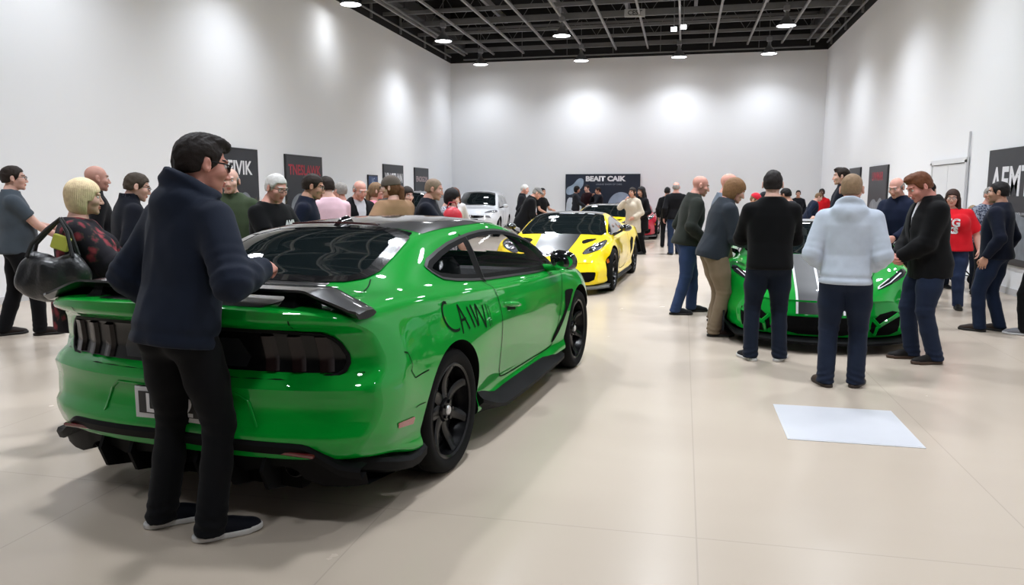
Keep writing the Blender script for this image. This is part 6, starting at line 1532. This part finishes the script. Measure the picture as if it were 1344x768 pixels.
person('child with light hair behind the red tee shirt woman, on her right in the photo', 4.39, 13.18, 242, h=1.34, q=2, top=tee((170, 164, 160), 'long'), pants=trs(DJEANS), shoes=BLKSH, arms=('down', 'down'), hair=('short', (.35, .25, .14)), skin_rgb=FAIR)
person('black-haired man with glasses in a navy jumper near the right edge', 3.39, 9.38, 145, h=1.66, q=1, g=1.14, head=(12, 4), top=top_((22, 28, 46), hem=.86, collar='polo'), pants=trs((28, 40, 64), 1.06), shoes=shoes_((58, 46, 40)), arms=('down', 'down'), hair=('crop', BLKH), glasses='thin', skin_rgb=TANNED, legs=((.10, -.06, 8), (-.10, .10, 4)))
person('grey-haired man in a blue checked shirt behind the navy jumper man', 4.35, 12.45, 281, h=1.62, q=2, head=(0, 8), top=dict(mat=speckle('checked_shirt', (.05, .06, .10), (.30, .33, .40), 38), name='shirt', off=.012), pants=trs(BLACKP), shoes=BLKSH, arms=('bentlow', 'bentlow'), hair=('short', GREYH), skin_rgb=PINKISH)
person('person in black trousers cut off by the right edge of the photo', 3.77, 9.23, 152, h=1.60, q=1, top=top_((26, 28, 34)), pants=trs(BLACKP), shoes=shoes_((120, 120, 124), (190, 190, 190)), arms=('down', 'down'), hair=('short', DKBR), skin_rgb=FAIR, legs=((.10, -.05, 8), (-.10, .10, 4)))

# ------------------------------------------------------------------ things people hold or that stand about
def held(info, side, name, mb, mats, label, cat, off=(0, .075, -.03)):
    """a thing gripped in a hand: built around the hand's own frame (x across, y along the fingers, z out of the palm's back)"""
    W, fd, pn, sg = [h for h in info['hands'] if h[3] == side][0]
    X = fd.cross(-pn); M = Matrix((X, fd, -pn)).transposed(); base = info['root'].matrix_basis
    p = W + M @ Vector(off); o = mb.build(name, mats, None, True, 40)
    o.matrix_world = Matrix.Translation(info['root'].location) @ info['root'].rotation_euler.to_matrix().to_4x4() @ Matrix.Scale(info['s'], 4) @ Matrix.Translation(p) @ M.to_4x4()
    return tag(o, label, cat)
b = MB(); b.box((0, 0, 0), (.018, .10, .016), bev=.005)
held(fg, 1, 'pen', b, mat('pen_white', (.7, .7, .72), .3), 'short white pen held by the nearest man', 'pen', (-.03, .085, -.055))
b = MB(); b.box((0, 0, 0), (.075, .15, .009), bev=.003)
held(ph, 1, 'phone', b, mat('phone_black', (.012, .012, .014), .15), 'dark phone held by the navy zip jacket man', 'phone', (0, .07, -.036))

def lump(P, c, r, seed, amp): return d_ell(P, c, r) + amp * wob(P, 16, seed)
# handbag
def bag_sdf(P):
    e = d_ell(P, (0, 0, -.04), (.205, .105, .165))
    e = smax(e, P[:, 2] - .070 - .26 * np.abs(P[:, 0]) + .35 * np.abs(P[:, 1]), .02)
    e = smin(e, d_ell(P, (-.11, -.01, -.10), (.10, .085, .085)), .05)
    return e + .016 * wob(P, 26, 3, (1.3, 1, .6)) + .003 * np.sin(P[:, 0] * 75 + 9 * P[:, 2] + 2 * wob(P, 14, 5)) * np.clip((P[:, 2] + .12) * 6, 0, 1)
V, F = nets(bag_sdf, (-.27, -.17, -.22), (.27, .17, .22), .009, 2)
BX, BY, BZ = -3.731, 3.900, 1.090
bag = empty('handbag', (BX, BY, BZ), R(20), 'slouchy black leather handbag hanging from the blonde woman\'s arm', 'handbag')
LEATHER = mat('black_leather', (.020, .020, .022), .32, spec=.6, bump=(55, .5, .006))
mesh_obj('bag_body', V, F, LEATHER, bag)
for y in (-.045, .045):
    b = MB(); b.tube([(-.13, y, .07), (-.10, y * .7, .15), (-.01, y * .5, .24), (.06, y * .3, .30), (.10, y * .5, .22), (.13, y, .07)], .012, 8); b.build('handle', LEATHER, bag, True)
b = MB(); b.box((.06, -.02, .155), (.10, .03, .09), rot=Matrix.Rotation(.35, 3, 'Y'), bev=.006); b.build('yellow_packet', mat('packet_yellow', (.62, .62, .10), .6), bag)['label'] = 'yellow-green packet poking out of the bag'
# red bag held by the patterned blouse woman
V, F = nets(lambda P: lump(P, (0, 0, 0), (.13, .10, .15), 8, .012), (-.2, -.16, -.22), (.2, .16, .22), .014, 2)
rb_ = empty('red_bag', (-2.913, 9.493, 1.218), R(30), 'crumpled red bag held by the patterned blouse woman', 'bag'); mesh_obj('bag_body', V, F, mat('red_nylon', (.50, .015, .03), .4, bump=(40, .4, .01)), rb_)
b = MB(); b.tube([(-.07, 0, .12), (-.04, 0, .20), (.04, 0, .20), (.07, 0, .12)], .009, 6); b.build('handle', mat('red_nylon_dark', (.25, .01, .02), .5), rb_, True)
# pushchair
st_ = empty('pushchair', (4.42, 14.35, 0), R(200), 'small black folding pushchair by the right wall', 'pushchair')
b = MB()
for sy in (-.2, .2):
    b.tube([(-.34, sy, .13), (.02, sy, .45), (.30, sy, .95), (.40, sy, 1.0)], .012, 8); b.tube([(.32, sy, .13), (-.05, sy, .50), (-.12, sy, .52)], .012, 8)
b.tube([(.40, -.2, 1.0), (.40, .2, 1.0)], .014, 8); b.tube([(-.34, -.2, .13), (-.34, .2, .13)], .01, 8); b.build('frame', SATIN, st_, True)
b = MB(); b.box((-.02, 0, .46), (.30, .34, .03), bev=.01); b.box((.16, 0, .66), (.03, .34, .42), rot=Matrix.Rotation(.35, 3, 'Y'), bev=.01); b.build('seat', SEAT, st_, True)
for x in (-.34, .32):
    for sy in (-.22, .22):
        b = MB(); b.lathe([(.055, -.018), (.075, -.018), (.08, -.008), (.08, .008), (.075, .018), (.055, .018)], 20, 'y', close=True); b.lathe([(0, .006), (.058, .004)], 20, 'y'); b.build('wheel', CM['tyre'], st_, True, 40, (x, sy, .08))
# dry grasses
gp = empty('potted_grass', (-5.179, 8.474, 0), 0, 'tuft of dry tan ornamental grass in a dark pot before the white-lettered poster', 'plant')
b = MB(); b.lathe([(0, 0), (.17, 0), (.20, .03), (.24, .50), (.25, .52), (.22, .52), (.21, .46), (0, .46)], 28); b.build('pot', SATIN, gp, True, 40)
b = MB(); g_r = random.Random(4)
for k in range(420):
    a = g_r.uniform(0, 6.283); L = g_r.uniform(.75, 1.06); sp = g_r.uniform(.05, .42); w_ = .006
    p = [(.06 * math.cos(a), .06 * math.sin(a), .45), ((.06 + sp * .35) * math.cos(a), (.06 + sp * .35) * math.sin(a), .45 + L * .6), ((.06 + sp) * math.cos(a), (.06 + sp) * math.sin(a), .45 + L)]
    b.add([(p[0][0] - w_, p[0][1], p[0][2]), (p[0][0] + w_, p[0][1], p[0][2]), (p[1][0] + w_, p[1][1] + w_, p[1][2]), (p[1][0] - w_, p[1][1] - w_, p[1][2]), (p[2][0], p[2][1], p[2][2])], [(0, 1, 2, 3), (3, 2, 4)])
o = b.build('dry_leaves', mat('dry_grass', (.30, .24, .14), .8, vary=(14, .4)), gp); o['kind'] = 'stuff'
